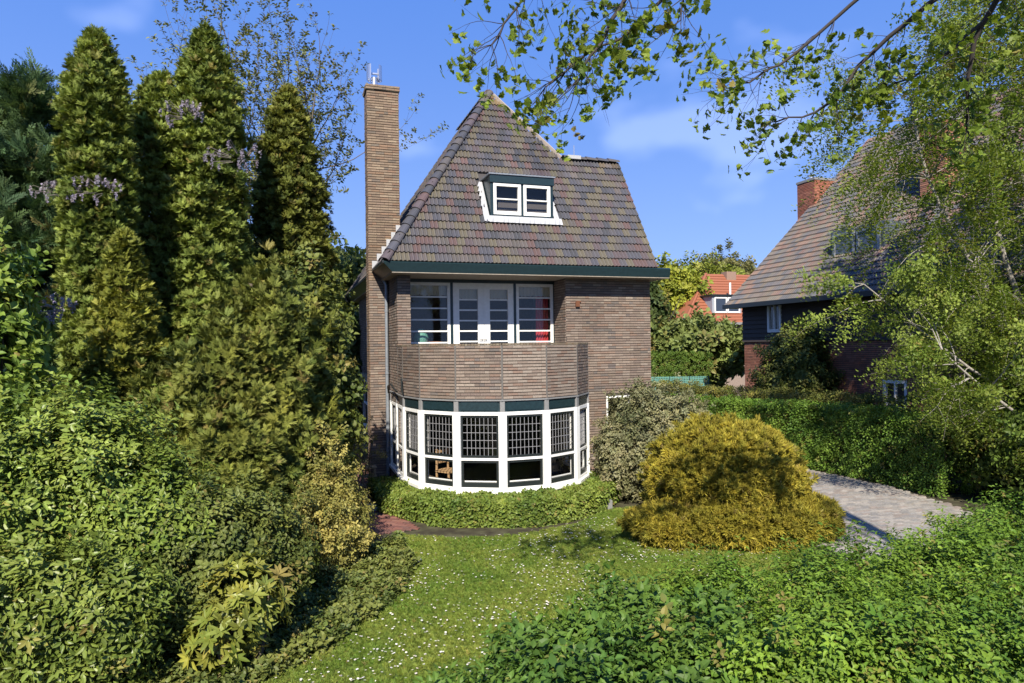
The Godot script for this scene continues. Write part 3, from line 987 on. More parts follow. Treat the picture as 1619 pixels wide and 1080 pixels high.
func roof(H: Node3D) -> void:
	var Rf := Node3D.new()
	Rf.name = "roof"
	H.add_child(Rf)
	var k := 5.5 / 3.6
	var El := Vector3(-0.38, 5.56, 0.55)
	var Er := Vector3(6.68, 5.56, 0.55)
	var A := Vector3(3.22, 11.06, -3.05)
	var A2 := Vector3(3.22, 11.06, -6.9)
	var K := Vector3(4.85, 8.86, -1.61)
	var Wg := Vector3(6.68, 8.86, -1.61)
	var Lb := Vector3(-0.38, 5.56, -10.5)
	var Rb := Vector3(7.0, 5.56, -10.5)
	var u := MB.new()
	var dn := Vector3(0, -0.015, 0)
	u.poly([El + dn, A + dn, K + dn, Wg + dn, Er + dn])
	u.poly([El + dn, Lb + dn, A2 + dn, A + dn])
	u.poly([A + dn, A2 + dn, Rb + dn, Vector3(7.0, 5.56, -3.77), K + dn])
	u.tri(A2, Lb, Rb)
	u.poly([K, Vector3(4.9, 5.56, -3.77), Vector3(6.68, 5.56, -3.77), Wg])
	u.poly([Er, Wg, Vector3(6.68, 5.56, -3.77)])
	obj("roof_deck", u, M.under, Rf)
	var slope := sqrt(3.6 * 3.6 + 5.5 * 5.5)
	var up := Vector3(0, 5.5, -3.6) / slope
	var out := Vector3(0, 3.6, 5.5) / slope
	var base := Basis(X_(), up, out)
	var expo := 0.262
	var tw := 0.2
	var variants: Array = []
	var tm := MB.new()
	tile_into(tm, Transform3D(), tw - 0.002, expo + 0.03)
	var tmesh := tm.mesh()
	var rest := MB.new()
	var singles := 0
	var j := 0
	while j * expo < slope - 0.1:
		var s := j * expo
		var run := s * 3.6 / slope
		var run2 := (s + expo) * 3.6 / slope
		var xl := -0.38 + (run + run2) / 2.0
		var xr := 6.68 if run2 < 2.2 else 4.85 - ((run + run2) / 2 - 2.16) * (1.63 / 1.44)
		var x := -0.4 - fmod(j * 0.1, 0.2)
		while x < xr:
			var a := maxf(x, xl)
			var e := minf(x + tw, xr)
			var hidden := run2 > 0.86 and run < 1.58 and e > 2.34 and a < 4.12
			if e - a > 0.05 and not hidden:
				var p := Vector3(a, 5.56 + s * 5.5 / slope, 0.55 - run)
				var ci := rng.randi() % TILES.size()
				if noise.get_noise_3d(a * 1.4, s * 1.4, 1.0) > 0.2 and rng.randf() < 0.35: ci = 2
				var wob := Basis(up, R(-0.022, 0.022)) * Basis(out, R(-0.01, 0.01)) * base
				if singles < 300 and e - a > 0.19:
					var o := obj("roof_tile", tmesh, M.tiles[ci], Rf)
					o.transform = Transform3D(wob, p)
					singles += 1
				else:
					rest.col = TILES[ci] * (R(0.85, 1.15) + 0.2 * noise.get_noise_3d(a * 0.9, s * 0.35, 4.0))
					if s > 6.0 or (x > 5.8 and s > 3.6 and rng.randf() < 0.3): rest.col = Color(0.34, 0.22, 0.05).lerp(rest.col, R(0.1, 0.9))
					tile_into(rest, Transform3D(wob, p), e - a, expo + 0.03)
			x += tw
		j += 1
	# left slope
	var upl := Vector3(3.6, 5.5, 0) / slope
	var outl := Vector3(-5.5, 3.6, 0) / slope
	var bl := Basis(Vector3(0, 0, 1), upl, outl)
	j = 0
	while j * expo < slope - 0.1:
		var s := j * expo
		var run := (s + expo / 2) * 3.6 / slope
		var z := -10.5 + run
		while z + tw < 0.55 - run + 0.1:
			rest.col = TILES[rng.randi() % TILES.size()] * R(0.8, 1.1)
			tile_into(rest, Transform3D(bl, Vector3(-0.38 + s * 3.6 / slope, 5.56 + s * 5.5 / slope, z)), tw, expo + 0.03)
			z += tw
		j += 1
	obj("roof_tiles", rest, M.tile, Rf).set_meta("kind", "stuff")
	# hip and ridge tiles: overlapping half-round caps
	for seg in [[El, A, 0.30], [A, A2, 0.33], [K + Vector3(0.1, 0.0, 0), Wg, 0.32]]:
		var a: Vector3 = seg[0]
		var b: Vector3 = seg[1]
		var n := int((b - a).length() / seg[2])
		var d := (b - a).normalized()
		var side := d.cross(Vector3.UP).normalized()
		var nn := side.cross(d)
		for i in n:
			var rt := MB.new()
			var p := a + d * ((b - a).length() * i / n)
			var l: float = seg[2] * 1.12
			var w := 0.125
			for q in 8:
				var a0 := PI * q / 8.0
				var a1 := PI * (q + 1) / 8.0
				var f0: Vector3 = side * cos(a0) * (w + 0.018) + nn * (sin(a0) * 0.11 + 0.02)
				var f1: Vector3 = side * cos(a1) * (w + 0.018) + nn * (sin(a1) * 0.11 + 0.02)
				var g0: Vector3 = side * cos(a0) * w + nn * (sin(a0) * 0.09 + 0.008)
				var g1: Vector3 = side * cos(a1) * w + nn * (sin(a1) * 0.09 + 0.008)
				rt.quad(p + f0, p + d * l + g0, p + d * l + g1, p + f1)
				rt.quad(p + f0 * 0.82, p + f0, p + f1, p + f1 * 0.82)
			var cm: Material = M.tiles[[0, 4, 6, 1, 4, 5, 3][rng.randi() % 7]]
			if i > n - 3 and seg[2] == 0.30: cm = M.tiles[2]
			obj("ridge_tile", rt, cm, Rf)
	# pale mortar verge along the right hip
	var vg := MB.new()
	var dv := (K - A).normalized()
	var sv := dv.cross(Vector3(0, 1, 0.4)).normalized()
	var tv := Transform3D(Basis(sv, dv, sv.cross(dv)), A + Vector3(0.04, 0.0, 0.05))
	vg.box(Vector3(-0.03, 0.1, -0.03), Vector3(0.015, (K - A).length() - 0.03, 0.06), tv)
	obj("verge", vg, mat(lin(0.34, 0.29, 0.25), 0.85), Rf)
	# small lead saddle and antenna stub where the lower ridge begins
	var an := MB.new()
	an.box(Vector3(5.05, 8.86, -1.7), Vector3(5.45, 8.96, -1.45))
	obj("lead_saddle", an, M.lead, Rf)
	var st := MB.new()
	st.tube([Vector3(5.3, 8.9, -1.6), Vector3(5.3, 9.28, -1.6)], [0.015, 0.015], 6)
	obj("vent_rod", st, M.steel, Rf)
	dormer(H)

func X_() -> Vector3:
	return Vector3.RIGHT

func dormer(H: Node3D) -> void:
	var D := Node3D.new()
	D.name = "dormer"
	H.add_child(D)
	var x0 := 2.40
	var x1 := 4.10
	var z := -0.26
	var y0 := 6.88
	var y1 := 7.94
	var b := MB.new()
	# cheeks, deep front board, flat roof
	b.box(Vector3(x0, y0, z - 1.1), Vector3(x0 + 0.05, y1 - 0.03, z - 0.1))
	b.box(Vector3(x1 - 0.05, y0, z - 1.1), Vector3(x1, y1 - 0.03, z - 0.1))
	b.box(Vector3(x0 - 0.02, y1 - 0.20, z - 0.1), Vector3(x1 + 0.02, y1 - 0.005, z + 0.06))
	b.box(Vector3(x0, y0 - 0.02, z - 0.1), Vector3(x0 + 0.075, y1 - 0.201, z + 0.02))
	b.box(Vector3(x1 - 0.075, y0 - 0.02, z - 0.1), Vector3(x1, y1 - 0.201, z + 0.02))
	b.box(Vector3(x0 + 0.076, y0 - 0.02, z - 0.1), Vector3(x1 - 0.076, y0 + 0.045, z + 0.03))
	b.box(Vector3((x0 + x1) / 2 - 0.03, y0 + 0.046, z - 0.1), Vector3((x0 + x1) / 2 + 0.03, y1 - 0.201, z + 0.015))
	obj("dormer_frame", b, M.green, D)
	var rf := MB.new()
	rf.box(Vector3(x0 - 0.05, y1 - 0.004, z - 1.25), Vector3(x1 + 0.05, y1 + 0.03, z + 0.09))
	obj("flat_roof", rf, M.zinc, D)
	for i in 2:
		var wx := x0 + 0.08 + i * ((x1 - x0) / 2 - 0.045)
		var t := Transform3D(Basis(), Vector3(wx, y0 + 0.05, z - 0.05))
		var w := (x1 - x0) / 2 - 0.115
		var s := MB.new()
		sash(s, t, w, y1 - y0 - 0.26, 0.075, 0.085, 2, 1, 0.03)
		var so := obj("window", s, M.white, D)
		obj("pane", pane(t, 0.06, 0.06, w - 0.06, y1 - y0 - 0.32, 0.03), M.glass, so)
	var rm := MB.new()
	rm.box(Vector3(x0 + 0.05, y0, z - 1.6), Vector3(x1 - 0.05, y1 - 0.01, z - 1.58))
	rm.box(Vector3(x0 + 0.05, y0 - 0.01, z - 1.58), Vector3(x1 - 0.05, y0, z - 0.1))
	obj("attic_back", rm, grained(lin(0.20, 0.2, 0.2), 0.9, M.fine, 1.0), D)
	# white lead: apron dressed over the tiles below, soakers up the sides
	var k := 5.5 / 3.6
	var ap := MB.new()
	var nseg := 34
	for i in nseg:
		var xa := lerpf(x0 - 0.06, x1 + 0.22, float(i) / nseg)
		var xb := lerpf(x0 - 0.06, x1 + 0.22, float(i + 1) / nseg)
		var za := 0.016 * cos(TAU * xa / 0.1)
		var zb := 0.016 * cos(TAU * xb / 0.1)
		ap.quad(Vector3(xa, y0 - 0.17, z + 0.155 + za), Vector3(xa, y0 + 0.01, z + 0.045), Vector3(xb, y0 + 0.01, z + 0.045), Vector3(xb, y0 - 0.17, z + 0.155 + zb))
	obj("lead_apron", ap, M.lead, D)
	for side in [-1.0, 1.0]:
		var so := MB.new()
		var xs := x0 - 0.03 if side < 0 else x1 + 0.03
		for i in 8:
			var ya := y0 - 0.15 + i * 0.145
			var yb := ya + 0.15
			var wd := 0.14 if side < 0 else 0.11
			var za := 0.55 - (ya - 5.56) / k + 0.075
			var zb := 0.55 - (yb - 5.56) / k + 0.075
			if yb > y1 + 0.05: break
			var wob := R(0.0, 0.03)
			so.quad(Vector3(xs, ya, za), Vector3(xs, yb, zb), Vector3(xs + side * (wd + wob - 0.01 * i), yb, zb + 0.01), Vector3(xs + side * (wd + wob), ya, za + 0.012))
		obj("lead_soaker", so, M.lead, D)

func chimney(H: Node3D) -> void:
	var C := Node3D.new()
	C.name = "chimney"
	H.add_child(C)
	var x0 := -0.50
	var x1 := 0.29
	var z := -1.51
	var dz := 0.62
	var y1 := 10.25
	var core := MB.new()
	core.box(Vector3(x0, 0, z - dz), Vector3(x1, y1, z))
	obj("stack", core, M.mortar, C)
	var b := MB.new()
	var tint := Color(1.06, 0.99, 0.84)
	bricks(b, Vector3(x0, 0, z), Vector3.RIGHT, 0.5, 0.0, 5.3)
	bricks(b, Vector3(x0, 0, z), Vector3.RIGHT, x1 - x0, 5.305, y1, [], tint)
	bricks(b, Vector3(x0, 0, z - dz), Vector3(0, 0, 1), dz, 0.0, y1, [], Color(1.1, 1, 0.85))
	bricks(b, Vector3(x1, 0, z), Vector3(0, 0, -1), dz, 6.0, y1, [], tint)
	obj("brick_courses", b, M.brick, C).set_meta("kind", "stuff")
	var cap := MB.new()
	bricks(cap, Vector3(x0 - 0.03, 0, z + 0.03), Vector3.RIGHT, x1 - x0 + 0.06, y1 + 0.0, y1 + 0.135, [], tint)
	bricks(cap, Vector3(x0 - 0.03, 0, z - dz - 0.03), Vector3(0, 0, 1), dz + 0.06, y1, y1 + 0.135, [], tint)
	bricks(cap, Vector3(x1 + 0.03, 0, z + 0.03), Vector3(0, 0, -1), dz + 0.06, y1, y1 + 0.135, [], tint)
	cap.col = Color(0.2, 0.18, 0.12)
	cap.box(Vector3(x0 - 0.03, y1, z - dz - 0.03), Vector3(x1 + 0.03, y1 + 0.13, z + 0.03))
	obj("cap", cap, M.brick, C).set_meta("kind", "stuff")
	# metal cowl: short flue and an H of curved sheets
	var fl := MB.new()
	fl.tube([Vector3(x0 + 0.22, y1 + 0.1, z - 0.3), Vector3(x0 + 0.22, y1 + 0.42, z - 0.3)], [0.095, 0.095], 12)
	obj("flue", fl, M.steel, C)
	var cw := MB.new()
	for side in [-1.0, 1.0]:
		for i in 10:
			var a0: float = -1.15 + 2.3 * i / 10
			var a1: float = -1.15 + 2.3 * (i + 1) / 10
			var cc := Vector3(x0 + 0.22 + side * 0.03, 0, z - 0.3)
			var p0: Vector3 = cc + Vector3(side * cos(a0), 0, sin(a0)) * 0.17
			var p1: Vector3 = cc + Vector3(side * cos(a1), 0, sin(a1)) * 0.17
			cw.quad(p0 + Vector3.UP * (y1 + 0.36), p0 + Vector3.UP * (y1 + 0.74), p1 + Vector3.UP * (y1 + 0.74), p1 + Vector3.UP * (y1 + 0.36))
	cw.box(Vector3(x0 + 0.08, y1 + 0.52, z - 0.32), Vector3(x0 + 0.36, y1 + 0.56, z - 0.28))
	obj("cowl", cw, M.steel, C)
	var pot := MB.new()
	pot.tube([Vector3(x1 - 0.26, y1 + 0.1, z - 0.3), Vector3(x1 - 0.26, y1 + 0.2, z - 0.3), Vector3(x1 - 0.26, y1 + 0.25, z - 0.3)], [0.09, 0.085, 0.03], 10)
	obj("pot", pot, mat(lin(0.05, 0.05, 0.06), 0.6), C)
	# stepped lead flashing where the stack meets the roof, each step proud of the bricks
	var k := 5.5 / 3.6
	for i in 7:
		var y := 5.62 + i * 0.19
		var xr := -0.38 + (y - 5.56) / k
		if xr > x1: break
		var f := MB.new()
		f.box(Vector3(xr - 0.09, y, z + 0.022), Vector3(minf(xr + 0.11, x1 + 0.02), y + 0.20, z + 0.030))
		obj("step_flashing", f, M.lead, C)

# ---------------------------------------------------------------- neighbouring houses
func neighbour_house() -> void:
	var H := thing("neighbour_house", "neighbouring house of red brick and dark weatherboard under a mottled tiled roof, behind the birch", "house", Vector3(9.75, 0, -28.6), TURN)
	# visible face: x = 0, running towards the camera along +z
	var L := 11.5
	var core := MB.new()
	var holes := [[7.0, 7.9, 1.5, 2.35]]
	slab(core, Vector3(0, 0, 0), Vector3(0, 0, 1), L, 0.0, 3.65, 0.3, holes)
	core.box(Vector3(0.01, 3.65, 0), Vector3(0.3, 5.2, L))
	slab(core, Vector3(0, 0, L), Vector3.RIGHT, 9, 0.0, 5.2, 0.3)
	slab(core, Vector3(9, 0, 0), Vector3(-1, 0, 0), 9, 0.0, 5.2, 0.3)
	var wall := obj("wall", core, M.mortar, H)
	var b := MB.new()
	bricks(b, Vector3(0, 0, 0), Vector3(0, 0, 1), L, 0.0, 3.6, holes, Color(1.5, 0.85, 0.68))
	bricks(b, Vector3(0, 0, L), Vector3.RIGHT, 4, 0.0, 5.2, [], Color(1.5, 0.85, 0.68))
	obj("brick_courses", b, M.brick, wall).set_meta("kind", "stuff")
	var wood := grained(lin(0.055, 0.042, 0.036), 0.75, M.fine, 0.9)
	for i in 9:
		var pk := MB.new()
		var y := 3.62 + i * 0.178
		for span in [[-0.06, 1.55], [2.35, L + 0.06]] if i > 1 else [[-0.06, L + 0.06]]:
			pk.poly([Vector3(-0.075, y, span[0]), Vector3(-0.035, y + 0.185, span[0]), Vector3(-0.035, y + 0.185, span[1]), Vector3(-0.075, y, span[1])])
			pk.quad(Vector3(-0.03, y, span[0]), Vector3(-0.075, y, span[0]), Vector3(-0.075, y, span[1]), Vector3(-0.03, y, span[1]))
		obj("weatherboard", pk, wood, H)
	var t := Transform3D(Basis(Vector3(0, 0, 1), Vector3.UP, Vector3(-1, 0, 0)), Vector3(-0.0, 3.98, 1.56))
	for a in [[Vector3(0.0, 3.98, 1.56), 0.78, 1.15], [Vector3(0.08, 1.5, 7.0), 0.9, 0.85]]:
		t.origin = a[0]
		var s := MB.new()
		sash(s, t, a[1], a[2], 0.1, 0.1, 1, 2, 0.06)
		var so := obj("window", s, M.white, H)
		obj("pane", pane(t, 0.05, 0.05, a[1] - 0.05, a[2] - 0.05, 0.04), M.glass, so)
	# roof: slopes up to the right from the eave, hipped a little at the far end
	var pitch := 1.06
	var rise := 6.4
	var dk := MB.new()
	dk.poly([Vector3(-0.55, 5.15, -0.5), Vector3(rise, 5.15 + (rise + 0.55) * pitch, 0.4), Vector3(rise, 5.15 + (rise + 0.55) * pitch, L + 0.6), Vector3(-0.55, 5.15, L + 0.6)])
	dk.poly([Vector3(-0.55, 5.15, -0.5), Vector3(13.3, 5.15, -0.5), Vector3(rise, 5.15 + (rise + 0.55) * pitch, 0.4)])
	dk.poly([Vector3(rise, 12.5, 0.4), Vector3(13.3, 5.15, -0.5), Vector3(13.3, 5.15, L + 0.6), Vector3(rise, 12.5, L + 0.6)])
	dk.poly([Vector3(-0.55, 5.15, L + 0.6), Vector3(rise, 12.5, L + 0.6), Vector3(13.3, 5.15, L + 0.6)])
	var Rf := Node3D.new()
	Rf.name = "roof"
	H.add_child(Rf)
	obj("roof_deck", dk, M.under, Rf)
	var slope := sqrt(1 + pitch * pitch)
	var up := Vector3(1, pitch, 0) / slope
	var out := Vector3(-pitch, 1, 0) / slope
	var tb := Basis(Vector3(0, 0, 1), up, out)
	var tm := MB.new()
	var pal := [Color(0.17, 0.10, 0.075), Color(0.095, 0.093, 0.10), Color(0.155, 0.12, 0.085), Color(0.12, 0.105, 0.10), Color(0.19, 0.12, 0.085), Color(0.085, 0.084, 0.092), Color(0.14, 0.11, 0.092), Color(0.13, 0.115, 0.092)]
	var j := 0
	while j * 0.29 < (rise + 0.5) * slope:
		var s := j * 0.29
		var x := -0.55 + s / slope
		var z := -0.52 + 0.9 * s / slope / 7.0
		while z < L + 0.5:
			tm.col = pal[rng.randi() % pal.size()] * R(0.85, 1.15)
			tile_into(tm, Transform3D(tb, Vector3(x, 5.15 + s / slope * pitch, z)), 0.24, 0.32)
			z += 0.242
		j += 1
	obj("roof_tiles", tm, M.tile, Rf).set_meta("kind", "stuff")
	var g := MB.new()
	g.box(Vector3(-0.68, 5.02, -0.55), Vector3(-0.52, 5.19, L + 0.65))
	g.box(Vector3(-0.52, 5.03, -0.5), Vector3(0.0, 5.06, L + 0.6))
	obj("gutter", g, M.black, H)
	for c in [[Vector3(3.5, 6.0, -0.8), 1.05, 10.6, Color(1.6, 0.8, 0.62)], [Vector3(2.5, 7.2, 6.3), 0.95, 10.9, Color(1.9, 1.15, 0.85)]]:
		var C := Node3D.new()
		C.name = "chimney"
		H.add_child(C, true)
		var o: Vector3 = c[0]
		var w: float = c[1]
		var st := MB.new()
		st.box(Vector3(o.x, o.y - 1.0, o.z), Vector3(o.x + w, c[2], o.z + w))
		obj("stack", st, M.mortar, C)
		var bb := MB.new()
		bricks(bb, Vector3(o.x, 0, o.z), Vector3(0, 0, 1), w, o.y - 0.9, c[2], [], c[3])
		bricks(bb, Vector3(o.x, 0, o.z + w), Vector3.RIGHT, w, o.y - 0.9, c[2], [], c[3])
		obj("brick_courses", bb, M.brick, C).set_meta("kind", "stuff")
		var cp := MB.new()
		cp.box(Vector3(o.x - 0.04, c[2], o.z - 0.04), Vector3(o.x + w + 0.04, c[2] + 0.1, o.z + w + 0.04))
		obj("cap", cp, M.stone, C)
		var ft := MB.new()
		ft.tube([Vector3(o.x + 0.4, c[2] + 0.08, o.z + 0.4), Vector3(o.x + 0.4, c[2] + 0.3, o.z + 0.4)], [0.12, 0.12], 10)
		ft.tube([Vector3(o.x + 0.4, c[2] + 0.34, o.z + 0.4), Vector3(o.x + 0.4, c[2] + 0.37, o.z + 0.4), Vector3(o.x + 0.4, c[2] + 0.4, o.z + 0.4)], [0.17, 0.17, 0.02], 10)
		obj("flue", ft, M.steel, C)
	# dormer in the roof slope
	var D := Node3D.new()
	D.name = "dormer"
	H.add_child(D)
	var f := MB.new()
	f.box(Vector3(0.9, 6.3, 3.9), Vector3(2.6, 7.65, 6.3))
	obj("dormer_box", f, grained(lin(0.08, 0.10, 0.13), 0.6, M.fine, 1.0), D)
	for i in 2:
		t.origin = Vector3(0.89, 6.55, 4.05 + i * 1.1)
		var s := MB.new()
		sash(s, t, 1.0, 0.95, 0.09, 0.06, 1)
		var so := obj("window", s, M.zinc, D)
		obj("pane", pane(t, 0.05, 0.05, 0.95, 0.9, 0.03), M.glass, so)

func far_house() -> void:
	var H := thing("far_house", "distant house with bright orange tiled roof and grey dormer beyond the hedges", "house", Vector3(14.6, 0, -46), TURN)
	var wl := MB.new()
	wl.box(Vector3(-3.1, 0, -7), Vector3(6, 4.9, 0))
	obj("wall", wl, grained(lin(0.30, 0.23, 0.19), 0.9, M.fine, 1.0), H)
	var tiles := grained(lin(0.34, 0.115, 0.055), 0.75, M.fine, 1.2)
	var r := MB.new()
	var E0 := Vector3(-3.7, 4.9, 0.5)
	var E1 := Vector3(6.5, 4.9, 0.5)
	var T0 := Vector3(0.6, 8.6, -3.4)
	var T1 := Vector3(6.5, 8.6, -3.4)
	# courses of tiles, stepped
	var rows := 18
	for i in rows:
		var a := float(i) / rows
		var c := float(i + 1) / rows
		var lift := Vector3(0, 0.03, 0.03)
		r.quad(E0.lerp(T0, a) + lift, E0.lerp(T0, c), E1.lerp(T1, c), E1.lerp(T1, a) + lift)
		r.quad(E0.lerp(T0, a), E0.lerp(T0, a) + lift, E1.lerp(T1, a) + lift, E1.lerp(T1, a))
	r.tri(E0, Vector3(-3.7, 4.9, -7.4), T0)
	r.quad(T0, Vector3(-3.7, 4.9, -7.4), Vector3(6.5, 4.9, -7.4), T1)
	var ro := obj("roof", r, tiles, H)
	var rg := MB.new()
	rg.tube([E0, T0], [0.1, 0.1], 6)
	obj("hip_ridge", rg, tiles, ro)
	var gt := MB.new()
	gt.box(Vector3(-3.8, 4.78, 0.42), Vector3(6.6, 4.95, 0.6))
	obj("gutter", gt, M.stone, H)
	var d := MB.new()
	d.box(Vector3(-1.1, 5.5, -2.2), Vector3(1.2, 6.75, -0.2))
	var dm := obj("dormer", d, grained(lin(0.34, 0.37, 0.42), 0.6, M.fine, 1.0), H)
	var dr := MB.new()
	dr.box(Vector3(-1.25, 6.75, -2.6), Vector3(1.4, 6.86, -0.05))
	obj("dormer_roof", dr, M.black, dm)
	for i in 2:
		var t := Transform3D(Basis(), Vector3(-0.95 + i * 1.02, 5.62, -0.19))
		var s := MB.new()
		sash(s, t, 0.96, 1.05, 0.08, 0.06, 1)
		var so := obj("window", s, M.white, H)
		obj("pane", pane(t, 0.05, 0.05, 0.9, 1.0, 0.03), mat(lin(0.03, 0.04, 0.06), 0.08), so)
	var t2 := Transform3D(Basis(), Vector3(1.3, 3.2, 0.02))
	var s2 := MB.new()
	sash(s2, t2, 1.2, 1.4, 0.12, 0.08, 1, 2, 0.1)
	var so2 := obj("window", s2, M.white, H)
	obj("pane", pane(t2, 0.05, 0.05, 1.15, 1.35, 0.03), mat(lin(0.10, 0.12, 0.14), 0.08), so2)
	var bc := MB.new()
	bc.box(Vector3(0.9, 2.95, 0.0), Vector3(3.0, 3.08, 1.0))
	obj("balcony", bc, M.white, H)
	var fl := MB.new()
	fl.tube([Vector3(0.9, 6.8, -1.0), Vector3(0.9, 7.75, -1.0)], [0.07, 0.07], 8)
	obj("flue", fl, M.white, H)
	var ch := MB.new()
	ch.box(Vector3(2.0, 7.6, -3.6), Vector3(2.8, 8.75, -2.9))
	obj("chimney", ch, grained(lin(0.30, 0.2, 0.15), 0.9, M.fine, 1.0), H)

# ---------------------------------------------------------------- plants
func shrub(called: String, label: String, category: String, at: Vector3, blobs: Array, m: Mesh, material: Material, c1: Color, c2: Color, per_m2: float, thick: float, s0: float, s1: float, up := 0.4, wild := 0.5, bump := 0.2, bf := 1.1, stems := 5, group := "") -> Node3D:
	var o := thing(called, label, category, at, 0.0, group)
	var spots := blob_spots(blobs, per_m2, thick, s0, s1, up, wild, bump, bf)
	copies("foliage", m, material, spots, c1, c2, o)
	for i in stems:
		var b: Array = blobs[i % blobs.size()]
		var c: Vector3 = b[0]
		var q: Vector3 = c + rdir() * b[1] * 0.75
		q.y = maxf(q.y, c.y)
		var w := MB.new()
		var foot := Vector3(c.x * 0.6 + R(-0.15, 0.15), -0.03, c.z * 0.6 + R(-0.15, 0.15))
		var mid := foot.lerp(q, 0.5) + rdir() * 0.12
		w.tube([foot, mid, q], [0.035, 0.024, 0.010], 5)
		obj("stem", w, M.bark, o)
	return o

func conifer(label: String, at: Vector3, h: float, r: float, tip: float, foot: float, c1: Color, c2: Color, m: Mesh, dens := 300.0) -> void:
	var o := thing("columnar_conifer", label, "conifer", at, 0.0, "columnar conifers on the left")
	var w := MB.new()
	w.tube([Vector3(0, -0.05, 0), Vector3(0.03, h * 0.4, 0.02), Vector3(-0.02, h * 0.93, 0)], [0.14, 0.1, 0.02], 7)
	obj("trunk", w, M.bark, o)
	copies("crown", m, M.needle, column_spots(h, r, dens, 0.42, 0.75, 1.35, tip, foot), c1, c2, o)

